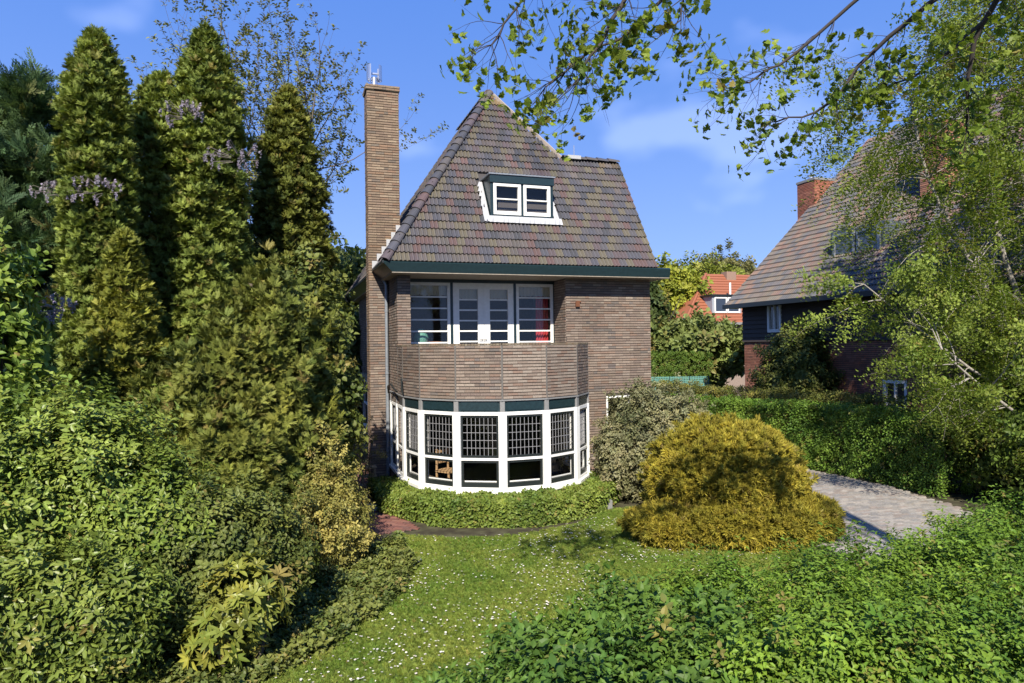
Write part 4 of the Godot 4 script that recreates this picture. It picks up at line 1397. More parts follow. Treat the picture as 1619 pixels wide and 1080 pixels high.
func left_planting() -> void:
	var spray := m_spray(8, 0.125)
	var y1 := Color(0.088, 0.128, 0.022)
	var y2 := Color(0.27, 0.325, 0.066)
	conifer("tallest columnar conifer, leftmost of the row with broad rounded top", Vector3(-8.0, 0, -13.2), 9.8, 0.54, 6.5, 0.9, y1, y2, spray)
	conifer("columnar conifer with blunt top set back between the two tallest ones", Vector3(-7.7, 0, -15.1), 9.7, 0.62, 8.0, 0.9, y1, y2, spray)
	conifer("tall narrow-tipped columnar conifer third from the left in the row", Vector3(-6.85, 0, -15.4), 10.9, 0.76, 4.6, 1.0, y1, y2, spray)
	conifer("pointed columnar conifer nearest to the chimney", Vector3(-6.0, 0, -18.5), 10.7, 0.90, 3.4, 1.0, Color(0.07, 0.098, 0.018), Color(0.215, 0.225, 0.04), spray)
	conifer("short slim yellowish conifer standing in front of the tallest one", Vector3(-6.85, 0, -12.1), 5.7, 0.5, 3.0, 0.9, Color(0.09, 0.115, 0.016), Color(0.30, 0.31, 0.05), spray)
	shrub("conifer_thicket", "broad drooping conifer thicket below the row of columns", "conifer", Vector3(-5.15, 0, -11.5),
		[[Vector3(0.3, 1.7, 0), Vector3(1.0, 2.2, 0.95)], [Vector3(0.95, 1.9, -0.5), Vector3(0.95, 2.7, 0.95)], [Vector3(-0.6, 1.4, -0.1), Vector3(0.8, 1.7, 0.8)], [Vector3(0.5, 1.4, 0.6), Vector3(0.85, 1.4, 0.7)]],
		spray, M.needle, Color(0.070, 0.100, 0.018), Color(0.22, 0.235, 0.045), 280, 0.4, 0.8, 1.5, 0.5, 0.5, 0.32, 0.9, 6)
	var ivy := m_broad(10, 0.085, 0.07, 0.16)
	shrub("ivy_thicket", "ivy climbing over the conifer thicket beside the path", "ivy", Vector3(-3.75, 0, -12.9),
		[[Vector3(0, 2.3, 0), Vector3(0.75, 2.7, 0.8)], [Vector3(-0.5, 1.5, 0.7), Vector3(0.75, 1.5, 0.6)]],
		ivy, M.leaf, Color(0.065, 0.10, 0.02), Color(0.22, 0.23, 0.05), 150, 0.45, 0.8, 1.5, 0.3, 0.7, 0.35, 0.9, 6)
	# feathery dark conifer at the far left
	var f := thing("feathery_conifer", "dark blue-green feathery conifer at the left edge behind the columns", "conifer", Vector3(-11.2, 0, -16.5))
	var w := MB.new()
	w.tube([Vector3(0, -0.05, 0), Vector3(0.1, 4, 0), Vector3(0, 9.0, 0)], [0.22, 0.15, 0.03], 8)
	var tips: Array = []
	for i in 70:
		var y := R(1.0, 9.0)
		var a := R(0, TAU)
		var d := Vector3(cos(a), R(0.2, 0.8), sin(a))
		grow(w, tips, Vector3(0, y, 0), d, (9.8 - y) * 0.22 + 0.7, 0.035, 1, Vector3(0, 0.15, 0), 0.12, 4, 0.6, 1.0)
	obj("trunk", w, M.bark, f)
	var spots: Array = []
	for t in tips:
		for k in 3:
			spots.append([t[0] + rdir() * 0.18, t[1] + Vector3(0, 0.2, 0) + rdir() * 0.6, R(0.7, 1.2)])
	copies("crown", m_feather(0.5), M.needle, spots, Color(0.042, 0.090, 0.040), Color(0.11, 0.17, 0.06), f)
	# open tree with small new leaves behind the columns
	var s := thing("open_tree", "sparse tree with thin bare branches and small new leaves behind the conifers", "tree", Vector3(-8.6, 0, -22.5))
	w = MB.new()
	tips = []
	w.tube([Vector3(0, -0.05, 0), Vector3(0.1, 3, 0), Vector3(0, 6.0, 0)], [0.24, 0.19, 0.15], 8)
	for k in 9:
		var a := TAU * k / 9 + 0.1
		grow(w, tips, Vector3(0, R(4.4, 6.0), 0), Vector3(cos(a) * 0.62, 1.0, sin(a) * 0.4), R(3.9, 4.8), 0.10, 3, Vector3(0, 0.35, 0), 0.16, 3, 0.62, 1.0)
	obj("trunk", w, grained(lin(0.16, 0.13, 0.10), 0.9, M.fine, 3.0), s)
	spots = []
	for t in tips:
		if rng.randf() < 0.75:
			spots.append([t[0], t[1] + Vector3.UP * 0.5, R(0.7, 1.3)])
	copies("crown", m_broad(7, 0.10, 0.06, 0.14), M.leaf, spots, Color(0.11, 0.14, 0.035), Color(0.24, 0.24, 0.075), s)
	# broadleaf shrub at the left edge
	var bl := m_broad(9, 0.11, 0.075, 0.2)
	shrub("bright_shrub", "tall bright green broadleaf shrub at the left edge of the garden", "shrub", Vector3(-7.0, 0, -9.6),
		[[Vector3(-0.25, 3.6, 0), Vector3(0.5, 1.6, 0.6)], [Vector3(-0.1, 2.3, 0.2), Vector3(0.65, 1.7, 0.7)], [Vector3(-0.6, 2.2, 0.3), Vector3(0.7, 2.0, 0.8)]],
		bl, M.leaf, Color(0.085, 0.15, 0.022), Color(0.22, 0.30, 0.05), 75, 0.5, 0.8, 1.4, 0.4, 0.6, 0.35, 0.9, 8)
	# laurels in the left foreground
	var laurel := m_broad(11, 0.088, 0.036, 0.20, 0.15)
	shrub("laurel_bush", "large glossy laurel bush filling the lower left corner", "shrub", Vector3(-5.2, 0, -8.2),
		[[Vector3(0, 1.7, 0), Vector3(1.1, 1.35, 0.95)], [Vector3(-0.9, 1.6, 0.4), Vector3(1.0, 1.5, 0.9)], [Vector3(0.9, 1.35, 0.0), Vector3(0.75, 1.0, 0.7)]],
		laurel, M.gloss, Color(0.10, 0.155, 0.022), Color(0.25, 0.315, 0.06), 215, 0.5, 0.8, 1.3, 0.7, 0.45, 0.3, 0.9, 8)
	shrub("low_laurel", "lower laurel with pale leaves in front of the glossy laurel bush", "shrub", Vector3(-4.55, 0, -7.0),
		[[Vector3(-0.4, 0.95, 0), Vector3(0.8, 0.7, 0.55)], [Vector3(0.3, 0.85, -0.1), Vector3(0.6, 0.62, 0.5)]],
		laurel, M.gloss, Color(0.08, 0.12, 0.02), Color(0.23, 0.285, 0.055), 200, 0.5, 0.8, 1.25, 0.6, 0.5, 0.3, 1.0, 6)
	var holly := m_broad(12, 0.06, 0.034, 0.13)
	shrub("azalea_bush", "dark small-leaved bush between laurel and yellowing rhododendron", "shrub", Vector3(-3.75, 0, -8.3),
		[[Vector3(0, 1.15, 0), Vector3(0.85, 0.85, 0.7)], [Vector3(-0.2, 0.75, 0.5), Vector3(0.75, 0.65, 0.5)], [Vector3(0.45, 0.9, -0.5), Vector3(0.7, 0.8, 0.6)]],
		holly, M.leaf, Color(0.065, 0.095, 0.020), Color(0.19, 0.215, 0.05), 170, 0.45, 0.8, 1.4, 0.4, 0.6, 0.3, 1.1, 8)
	var rhodo := m_broad(8, 0.13, 0.042, 0.06, 0.1, true)
	shrub("rhododendron", "yellowing rhododendron with whorled leaves at the edge of the ivy", "shrub", Vector3(-3.0, 0, -7.75),
		[[Vector3(0, 0.75, 0), Vector3(0.42, 0.5, 0.4)], [Vector3(-0.2, 0.5, 0.3), Vector3(0.35, 0.35, 0.3)]],
		rhodo, M.gloss, Color(0.12, 0.17, 0.03), Color(0.29, 0.275, 0.05), 75, 0.5, 0.85, 1.25, 0.7, 0.4, 0.3, 1.3, 9)
	# variegated mound by the path
	var eu := m_broad(9, 0.052, 0.034, 0.11)
	shrub("variegated_mound", "tangled yellow and green variegated shrub along the left side of the lawn", "shrub", Vector3(-3.2, 0, -11.2),
		[[Vector3(-0.1, 0.95, -0.5), Vector3(0.62, 1.15, 0.7)], [Vector3(-0.3, 0.6, 0.6), Vector3(0.75, 0.75, 0.75)], [Vector3(0.3, 0.5, 0.0), Vector3(0.55, 0.65, 0.8)]],
		eu, M.leaf, Color(0.11, 0.13, 0.03), Color(0.42, 0.36, 0.10), 190, 0.4, 0.8, 1.4, 0.2, 0.8, 0.35, 1.2, 14)
	# twiggy brown shrub beside the house
	var tw := thing("twiggy_shrub", "brownish twiggy shrub between the ivy and the side of the house", "shrub", Vector3(-3.95, 0, -15.6))
	w = MB.new()
	tips = []
	for k in 16:
		var a := R(0, TAU)
		grow(w, tips, Vector3(cos(a) * 0.15, 0, sin(a) * 0.15), Vector3(cos(a) * 0.5, 1, sin(a) * 0.5), R(0.8, 1.2), 0.014, 2, Vector3(0, -0.1, 0), 0.2, 3, 0.6, 1.0)
	obj("stems", w, grained(lin(0.16, 0.12, 0.09), 0.9, M.fine, 3.0), tw)
	spots = []
	for t in tips:
		if rng.randf() < 0.35: spots.append([t[0], t[1], R(0.6, 1.1)])
	copies("foliage", eu, M.leaf, spots, Color(0.08, 0.09, 0.03), Color(0.2, 0.17, 0.07), tw)
	# ivy ground cover between shrubs and lawn
	var gc := thing("ivy_ground_cover", "low ivy covering the ground between the shrubs and the lawn", "ivy")
	gc.set_meta("kind", "stuff")
	var poly := PackedVector2Array([Vector2(-3.6, 6.0), Vector2(-2.75, 7.2), Vector2(-2.2, 8.1), Vector2(-1.72, 9.5), Vector2(-1.6, 11.2), Vector2(-2.1, 12.4), Vector2(-3.3, 12.2), Vector2(-4.6, 9.6), Vector2(-5.2, 6.2)])
	spots = []
	while spots.size() < 6500:
		var p := Vector2(R(-5.2, -1.5), R(6, 12.5))
		if Geometry2D.is_point_in_polygon(p, poly):
			var k := 0.5 + noise.get_noise_2d(p.x * 1.5, p.y * 1.5)
			spots.append([Vector3(p.x, R(0.02, 0.06 + 0.16 * k), -p.y), Vector3.UP + rdir() * 0.6, R(0.45, 0.95)])
	copies("leaves", ivy, M.leaf, spots, Color(0.065, 0.10, 0.024), Color(0.21, 0.23, 0.055), gc)
	# trees far behind, seen between the conifers and the chimney
	far_tree("green_tree", "mid green tree behind the left side of the house", Vector3(-9.2, 0, -31), 4.2, 2.0, 8.4, Color(0.08, 0.12, 0.028), Color(0.19, 0.22, 0.055))
	far_tree("green_tree", "darker low tree beyond the path, left of the house", Vector3(-6.0, 0, -27), 2.8, 1.4, 5.0, Color(0.045, 0.08, 0.022), Color(0.11, 0.145, 0.045))
	far_tree("green_tree", "wide tree far behind the columnar conifers", Vector3(-17.0, 0, -32), 5.0, 3.5, 8.0, Color(0.05, 0.085, 0.025), Color(0.11, 0.14, 0.045))

var far_mesh: ArrayMesh
func far_tree(called: String, label: String, at: Vector3, r: float, r2: float, h: float, c1: Color, c2: Color) -> void:
	if far_mesh == null:
		far_mesh = m_broad(16, 0.2, 0.14, 0.5)
	var o := thing(called, label, "tree", at, 0.0, "trees in the background")
	var w := MB.new()
	var tips: Array = []
	grow(w, tips, Vector3(0, -0.05, 0), Vector3(0.05, 1, 0), h * 0.45, 0.16 + r * 0.02, 2, Vector3.ZERO, 0.12, 3)
	obj("trunk", w, M.bark, o)
	var blobs: Array = [[Vector3(0, h * 0.6, 0), Vector3(r * 0.75, h * 0.40, r * 0.75)]]
	for i in 7:
		var a := TAU * i / 7 + R(-0.4, 0.4)
		var q := R(0.45, 0.8)
		blobs.append([Vector3(cos(a) * r * 0.55, h * q, sin(a) * r * 0.55), Vector3(r * R(0.35, 0.5), h * R(0.15, 0.22), r * R(0.35, 0.5))])
	copies("crown", far_mesh, M.leaf, blob_spots(blobs, 11, 0.45, 0.8, 1.6, 0.3, 0.7, 0.35, 0.4), c1, c2, o)

func hedge(called: String, label: String, line: Array, width: float, h: float, m: Mesh, c1: Color, c2: Color, per_m2: float, group := "") -> void:
	var o := thing(called, label, "hedge", Vector3.ZERO, 0.0, group)
	var spots: Array = []
	var core := MB.new()
	for i in line.size() - 1:
		var a: Vector2 = line[i]
		var b: Vector2 = line[i + 1]
		var d := (b - a).normalized()
		var l := (b - a).length()
		var side := Vector2(-d.y, d.x)
		for k in int(l * (2 * h + width) * per_m2):
			var s := R(-0.1, l + 0.1)
			var g := R(-h, h + width)
			var off: float
			var y: float
			var nn: Vector3
			var deep := 0.28 * pow(rng.randf(), 1.5)
			if g < 0:
				off = -width / 2 + deep; y = h + g; nn = Vector3(-side.x, 0, side.y)
			elif g < width:
				off = g - width / 2; y = h - deep; nn = Vector3.UP
			else:
				off = width / 2 - deep; y = g - width; nn = Vector3(side.x, 0, -side.y)
			var q := a + d * s + side * off
			var wob: float = 0.08 * noise.get_noise_3d(q.x * 1.2, y * 1.2, q.y * 1.2)
			spots.append([Vector3(q.x, maxf(y + wob, 0.04), -q.y) + nn * wob, nn + Vector3.UP * 0.5 + rdir() * 0.6, R(0.75, 1.3)])
		for k in int(l / 0.5):
			var q := a + d * (k * 0.5 + 0.2)
			core.tube([Vector3(q.x, -0.03, -q.y), Vector3(q.x + R(-0.1, 0.1), h * 0.5, -q.y), Vector3(q.x + R(-0.2, 0.2), h * 0.85, -q.y + R(-0.2, 0.2))], [0.03, 0.022, 0.01], 5)
	obj("stems", core, M.bark, o)
	copies("foliage", m, M.leaf, spots, c1, c2, o)

func right_planting() -> void:
	# golden dome in front of the house
	var tuft := m_tuft(26, 0.10, 0.016, 0.85)
	shrub("golden_conifer", "big rounded golden yellow conifer on the lawn beside the driveway", "conifer", Vector3(4.0, 0, -12.95),
		[[Vector3(0, 0.95, 0), Vector3(1.42, 1.18, 1.3)], [Vector3(-1.0, 0.34, 0.65), Vector3(0.95, 0.42, 0.65)], [Vector3(0.1, 0.4, 0.75), Vector3(1.3, 0.5, 0.75)], [Vector3(1.2, 0.38, 0.4), Vector3(0.75, 0.42, 0.65)]],
		tuft, M.needle, Color(0.165, 0.155, 0.020), Color(0.43, 0.355, 0.045), 520, 0.24, 0.65, 1.2, 0.35, 0.6, 0.13, 1.3, 8)
	# grey-green variegated bush against the wall
	var pit := m_broad(10, 0.065, 0.036, 0.13)
	shrub("variegated_bush", "grey-green variegated bush against the house wall behind the golden conifer", "shrub", Vector3(3.35, 0, -15.95),
		[[Vector3(0, 1.45, 0), Vector3(1.30, 1.25, 1.1)], [Vector3(-0.75, 1.0, 0.2), Vector3(0.75, 0.95, 0.8)], [Vector3(0.3, 0.9, 0.35), Vector3(1.2, 0.85, 0.85)]],
		pit, M.leaf, Color(0.11, 0.125, 0.055), Color(0.33, 0.31, 0.165), 190, 0.42, 0.8, 1.35, 0.4, 0.6, 0.22, 1.2, 8)
	# ivy hedge round the foot of the bay
	var hh := thing("ivy_hedge", "low clipped ivy hedge wrapped round the foot of the bay window", "hedge", Vector3(-2.71, 0, -16.28), TURN)
	var spots: Array = []
	for i in 8500:
		var u := R(-0.06, 0.93)
		var k := u * 7.0
		var c := bay_vertex(clampi(int(floor(k)), 0, 6)).lerp(bay_vertex(clampi(int(floor(k)) + 1, 1, 7)), k - floor(k)) if k >= 0 and k < 7 else (bay_vertex(0) + Vector3(0, 0, k * 2.0) if k < 0 else bay_vertex(7))
		var outw := (c - Vector3(2.18, 0, 0.73)).normalized()
		var prof := R(0, 1.25)
		var rr := 0.0
		var y := 0.0
		var top_y: float = 0.52 + 0.10 * noise.get_noise_2d(u * 14.0, 2.0)
		var outer: float = 0.68 + 0.14 * noise.get_noise_2d(u * 9.0, 7.0)
		if prof < 0.65:
			rr = 0.03 + outer * prof / 0.65
			y = top_y - 0.06 * pow(prof / 0.65, 4.0) - 0.14 * pow(rng.randf(), 2.0)
		else:
			rr = outer * (1.04 - 0.12 * (prof - 0.65)) - 0.14 * pow(rng.randf(), 2.0)
			y = top_y * 0.95 * (1.25 - prof) / 0.6
		spots.append([c + outw * rr + Vector3(0, maxf(y, 0.03), 0), outw * (0.3 if prof < 0.65 else 1.0) + Vector3.UP * 0.6 + rdir() * 0.6, R(0.45, 0.85)])
	copies("foliage", m_broad(10, 0.085, 0.07, 0.14), M.leaf, spots, Color(0.085, 0.14, 0.024), Color(0.26, 0.32, 0.06), hh)
	# clipped hedges along the drive and behind it
	var small := m_broad(9, 0.065, 0.035, 0.12)
	hedge("privet_hedge", "tall clipped dark green hedge along the far side of the driveway", [Vector2(5.3, 24.0), Vector2(6.3, 22.6), Vector2(8.75, 19.4), Vector2(9.6, 17.6), Vector2(10.1, 15.6)], 1.0, 1.80, small, Color(0.070, 0.15, 0.020), Color(0.185, 0.29, 0.04), 190, "clipped hedges")
	hedge("yellow_hedge", "yellow-green clipped hedge running behind the dark driveway hedge", [Vector2(6.0, 29.0), Vector2(7.6, 24.6), Vector2(10.1, 21.0), Vector2(11.0, 19.0)], 1.1, 1.98, small, Color(0.12, 0.155, 0.03), Color(0.26, 0.235, 0.055), 90, "clipped hedges")
	hedge("far_hedge", "tall clipped hedge in the distance beside the house corner", [Vector2(5.0, 34.5), Vector2(9.8, 34.0)], 1.0, 3.15, small, Color(0.07, 0.135, 0.018), Color(0.14, 0.21, 0.03), 70, "clipped hedges")
	# evergreen in front of the neighbour's wall
	var ev := m_broad(10, 0.10, 0.06, 0.2)
	shrub("evergreen_bush", "dense evergreen bush in front of the neighbouring brick wall", "shrub", Vector3(10.1, 0, -24.4),
		[[Vector3(0, 2.3, 0), Vector3(1.35, 1.7, 1.2)], [Vector3(0.1, 3.3, 0), Vector3(0.75, 1.05, 0.7)], [Vector3(0.1, 1.6, 0.1), Vector3(1.45, 1.4, 1.2)]],
		ev, M.leaf, Color(0.07, 0.10, 0.022), Color(0.21, 0.225, 0.05), 70, 0.4, 0.9, 1.5, 0.4, 0.6, 0.25, 0.8, 4)
	far_tree("round_tree", "rounded grey-green tree in front of the orange-roofed house", Vector3(10.0, 0, -36.5), 2.7, 2.0, 4.9, Color(0.12, 0.16, 0.04), Color(0.24, 0.28, 0.09))
	far_tree("yellow_green_tree", "bright yellow-green tree right of the house corner", Vector3(10.6, 0, -50), 3.8, 2.4, 9.0, Color(0.17, 0.22, 0.025), Color(0.35, 0.36, 0.045))
	far_tree("yellow_green_tree", "tall light green tree farther back beside the yellow-green one", Vector3(15.5, 0, -58), 4.6, 3, 10.2, Color(0.16, 0.20, 0.028), Color(0.30, 0.32, 0.05))
	far_tree("olive_tree", "brownish olive tree on the skyline above the orange roof", Vector3(22.5, 0, -72), 6.0, 3.6, 12.4, Color(0.12, 0.125, 0.04), Color(0.21, 0.20, 0.07))
	far_tree("dark_tree", "dark slim tree close to the right corner of the house", Vector3(7.6, 0, -38.5), 1.5, 1.4, 7.2, Color(0.045, 0.075, 0.022), Color(0.10, 0.13, 0.04))
	far_tree("green_tree", "tree behind the neighbouring house", Vector3(30, 0, -66), 6, 3, 11, Color(0.07, 0.1, 0.03), Color(0.14, 0.16, 0.05))
	# wild shrubs at the right edge
	var wild := m_broad(10, 0.10, 0.065, 0.22)
	shrub("wild_shrub", "dark overgrown broadleaf shrub at the bend of the driveway", "shrub", Vector3(11.1, 0, -15.9),
		[[Vector3(0.4, 1.5, 0), Vector3(1.2, 1.6, 1.2)], [Vector3(0.1, 1.0, 0.9), Vector3(1.0, 1.1, 0.9)], [Vector3(1.3, 2.0, 0.2), Vector3(1.3, 1.7, 1.1)]],
		wild, M.leaf, Color(0.05, 0.095, 0.018), Color(0.14, 0.20, 0.035), 90, 0.5, 0.8, 1.4, 0.3, 0.7, 0.35, 0.8, 8)
	shrub("wild_shrub", "dark overgrown shrub at the right edge beside the birch stems", "shrub", Vector3(11.3, 0, -13.6),
		[[Vector3(0, 1.1, 0), Vector3(1.2, 1.25, 1.2)], [Vector3(-0.3, 0.7, 0.8), Vector3(0.9, 0.8, 0.8)], [Vector3(0.5, 2.1, -0.3), Vector3(1.1, 1.2, 1.0)]],
		wild, M.leaf, Color(0.05, 0.095, 0.018), Color(0.135, 0.195, 0.035), 90, 0.5, 0.8, 1.4, 0.3, 0.7, 0.35, 0.8, 8)
	birch()

func birch() -> void:
	var o := thing("birch_tree", "silver birch with several leaning white stems and light hanging leaves on the right", "tree", Vector3(13.3, 0, -15.5))
	var w := MB.new()
	var tips: Array = []
	var stems := [
		[Vector3(-0.27, 0.00, 0.09), Vector3(-1.05, 1.60, 0.22), Vector3(-3.15, 2.97, 0.34), Vector3(-5.53, 4.85, 0.47)],
		[Vector3(-0.27, 0.00, 0.09), Vector3(-0.90, 1.85, -0.16), Vector3(-2.15, 4.60, -0.41), Vector3(-3.53, 7.36, -0.41), Vector3(-4.03, 9.61, -0.29)],
		[Vector3(-0.15, 0.00, 0.22), Vector3(-0.52, 2.22, -0.29), Vector3(-1.65, 5.35, -0.54), Vector3(-2.28, 8.36, -0.29), Vector3(-2.40, 11.12, 0.09)],
		[Vector3(-0.15, 0.00, -0.03), Vector3(0.23, 2.35, 0.34), Vector3(0.10, 5.60, 0.72), Vector3(-0.52, 9.11, 0.84), Vector3(-1.02, 11.87, 0.59)],
		[Vector3(-0.27, 0.00, 0.22), Vector3(-1.27, 1.09, 0.72), Vector3(-3.28, 2.5, 1.09), Vector3(-4.53, 3.5, 1.34)]]
	for s in stems:
		var n: int = s.size()
		var rad: Array = []
		var pts: Array = []
		var r0 := 0.10 if n > 4 else 0.06
		for i in n - 1:
			for k in 4:
				var t := k / 4.0
				var a: Vector3 = s[maxi(i - 1, 0)]
				pts.append((s[i] as Vector3).cubic_interpolate(s[i + 1], a, s[mini(i + 2, n - 1)], t))
				rad.append(lerpf(r0, 0.014, (i + t) / (n - 1)))
		pts.append(s[n - 1])
		rad.append(0.012)
		w.tube(pts, rad, 7)
		for i in range(4, pts.size()):
			for k in 7 if n > 4 else 2:
				var d: Vector3 = (pts[i] - pts[i - 1]).normalized()
				var side := d.cross(rdir()).normalized()
				grow(w, tips, pts[i], (d * 0.5 + side + Vector3.UP * 0.25).normalized(), R(0.9, 1.7) if n > 4 else R(0.6, 1.0), 0.015, 2, Vector3(0, -0.7 if n > 4 else -0.15, 0), 0.16, 2, 0.7, 1.0)
	obj("trunk", w, grained(lin(0.62, 0.59, 0.54), 0.8, ramp_noise(0.04, Color(0.35, 0.33, 0.3), Color(1, 1, 1), 4), 2.0), o)
	var spots: Array = []
	for t in tips:
		if rng.randf() < 0.8:
			spots.append([t[0] + rdir() * 0.06, t[1] + Vector3.DOWN * 0.4, R(0.8, 1.4)])
	copies("crown", m_broad(10, 0.062, 0.046, 0.32), leafmat(0.5, 0.85), spots, Color(0.13, 0.20, 0.028), Color(0.30, 0.37, 0.07), o)

func foreground() -> void:
	# lime tree standing outside the frame on the right: its lower branches hang into the picture
	var o := thing("overhanging_tree", "dark branches with lobed spring leaves hanging in from above", "tree", Vector3(6.2, 0, -3.2))
	var w := MB.new()
	var tips: Array = []
	w.tube([Vector3(0, -0.05, 0), Vector3(0.05, 3, 0.05), Vector3(-0.05, 6.5, 0), Vector3(-0.1, 9.5, 0)], [0.24, 0.2, 0.17, 0.1], 10)
	var limbs := [
		[[Vector3(0, 6.4, 0), Vector3(-1.8, 7.6, -1.2), Vector3(-4.07, 6.80, -1.23), Vector3(-5.13, 6.31, -1.64), Vector3(-5.50, 5.85, -1.72), Vector3(-5.71, 5.49, -1.72)], 0.04],
		[[Vector3(-4.07, 6.80, -1.23), Vector3(-5.13, 6.76, -1.56), Vector3(-5.95, 6.31, -1.80), Vector3(-6.32, 5.81, -1.80)], 0.018],
		[[Vector3(-3.74, 6.84, -1.06), Vector3(-4.72, 6.47, -1.88), Vector3(-5.22, 6.06, -2.13), Vector3(-5.58, 5.90, -2.21), Vector3(-5.91, 5.65, -2.21)], 0.018],
		[[Vector3(-4.40, 6.72, -1.31), Vector3(-4.85, 6.35, -1.56), Vector3(-4.97, 5.90, -1.64)], 0.012],
		[[Vector3(0, 6.0, 0), Vector3(-0.8, 7.6, -1.6), Vector3(-2.35, 6.63, -2.21), Vector3(-3.00, 6.14, -2.79), Vector3(-3.33, 5.73, -2.95), Vector3(-3.82, 5.61, -3.03)], 0.035],
		[[Vector3(-2.18, 6.72, -1.80), Vector3(-2.92, 6.72, -2.62), Vector3(-3.49, 6.31, -2.95), Vector3(-3.90, 6.02, -2.95), Vector3(-4.15, 5.90, -2.95)], 0.022],
		[[Vector3(0, 6.6, 0), Vector3(-0.4, 8.0, -1.8), Vector3(-1.85, 6.88, -2.21), Vector3(-2.10, 6.31, -2.70), Vector3(-2.06, 5.81, -2.95), Vector3(-1.94, 5.49, -3.11)], 0.045],
		[[Vector3(-2.08, 6.35, -2.66), Vector3(-2.43, 6.06, -2.87), Vector3(-2.76, 5.90, -3.03)], 0.018],
		[[Vector3(0, 7.4, 0), Vector3(-0.5, 9.2, 1.4), Vector3(-1.2, 9.8, 2.6)], 0.06],
		[[Vector3(-0.1, 9.0, 0), Vector3(-1.6, 9.6, -1.6), Vector3(-3.41, 8.27, -1.72)], 0.05]]
	for lm in limbs:
		var s: Array = lm[0]
		var n: int = s.size()
		var pts: Array = []
		var rad: Array = []
		for i in n - 1:
			for k in 5:
				var t := k / 5.0
				pts.append((s[i] as Vector3).cubic_interpolate(s[i + 1], s[maxi(i - 1, 0)], s[mini(i + 2, n - 1)], t) + rdir() * 0.015)
				rad.append(lerpf(lm[1], 0.006, (i + t) / (n - 1)))
		pts.append(s[n - 1])
		rad.append(0.005)
		w.tube(pts, rad, 6)
		for i in range(int(pts.size() * 0.4), pts.size()):
			for k in 2 + int(rng.randf() < 0.5):
				var d: Vector3 = (pts[i] - pts[i - 1]).normalized()
				var side := d.cross(rdir()).normalized()
				grow(w, tips, pts[i], (d * 0.8 + side * 0.9 + Vector3.DOWN * 0.1).normalized(), R(0.15, 0.36), 0.0042, 1, Vector3(0, -0.1, 0), 0.2, 2, 0.7, 0.0)
	obj("trunk", w, grained(lin(0.055, 0.045, 0.04), 0.9, M.fine, 3.0), o)
	var spots: Array = []
	for t in tips:
		if rng.randf() < 0.8 or t[0].x > -4.0:
			spots.append([t[0], t[1] + rdir() * 0.3, R(0.75, 1.2)])
	copies("crown", m_lobed(5, 0.072, 0.09), leafmat(0.5, 0.8), spots, Color(0.10, 0.17, 0.018), Color(0.27, 0.34, 0.04), o)
	# mixed shrubs in the right foreground
	var big := m_broad(11, 0.076, 0.047, 0.17)
	shrub("bramble_shrub", "broad-leaved green shrub at the bottom centre in front of the lawn", "shrub", Vector3(0.6, 0, -6.3),
		[[Vector3(0.1, 0.48, 0), Vector3(1.0, 0.55, 0.85)], [Vector3(0.8, 0.6, -0.6), Vector3(0.95, 0.55, 0.7)], [Vector3(-0.9, 0.3, 0.5), Vector3(0.85, 0.42, 0.75)], [Vector3(0.9, 0.58, 0.6), Vector3(1.0, 0.68, 0.9)], [Vector3(-0.1, 0.42, 1.0), Vector3(1.2, 0.66, 0.9)]],
		big, M.leaf, Color(0.058, 0.125, 0.020), Color(0.14, 0.235, 0.036), 175, 0.5, 0.75, 1.35, 0.6, 0.6, 0.35, 1.1, 10)
	var lite := m_broad(12, 0.047, 0.024, 0.14)
	shrub("privet_shrub", "fresh yellow-green small-leaved shrub across the lower right", "shrub", Vector3(3.2, 0, -6.8),
		[[Vector3(0, 0.72, 0), Vector3(1.15, 0.72, 1.1)], [Vector3(-1.0, 0.6, -0.5), Vector3(0.8, 0.6, 0.8)], [Vector3(1.2, 0.75, -0.3), Vector3(1.1, 0.75, 1.1)], [Vector3(-0.4, 0.75, 1.3), Vector3(1.3, 0.85, 0.9)], [Vector3(1.2, 0.7, 1.2), Vector3(1.2, 0.9, 1.0)]],
		lite, M.leaf, Color(0.072, 0.145, 0.016), Color(0.185, 0.285, 0.032), 290, 0.5, 0.8, 1.5, 0.8, 0.5, 0.35, 1.2, 12)
	shrub("privet_shrub", "taller small-leaved shrub in the lower right corner by the driveway", "shrub", Vector3(5.6, 0, -7.8),
		[[Vector3(0, 0.8, 0), Vector3(1.1, 0.78, 1.0)], [Vector3(0.9, 0.9, -0.2), Vector3(1.0, 0.85, 1.0)], [Vector3(-0.5, 0.75, 0.9), Vector3(1.1, 0.8, 0.9)]],
		lite, M.leaf, Color(0.072, 0.145, 0.016), Color(0.175, 0.275, 0.032), 290, 0.5, 0.8, 1.5, 0.8, 0.5, 0.35, 1.2, 10)

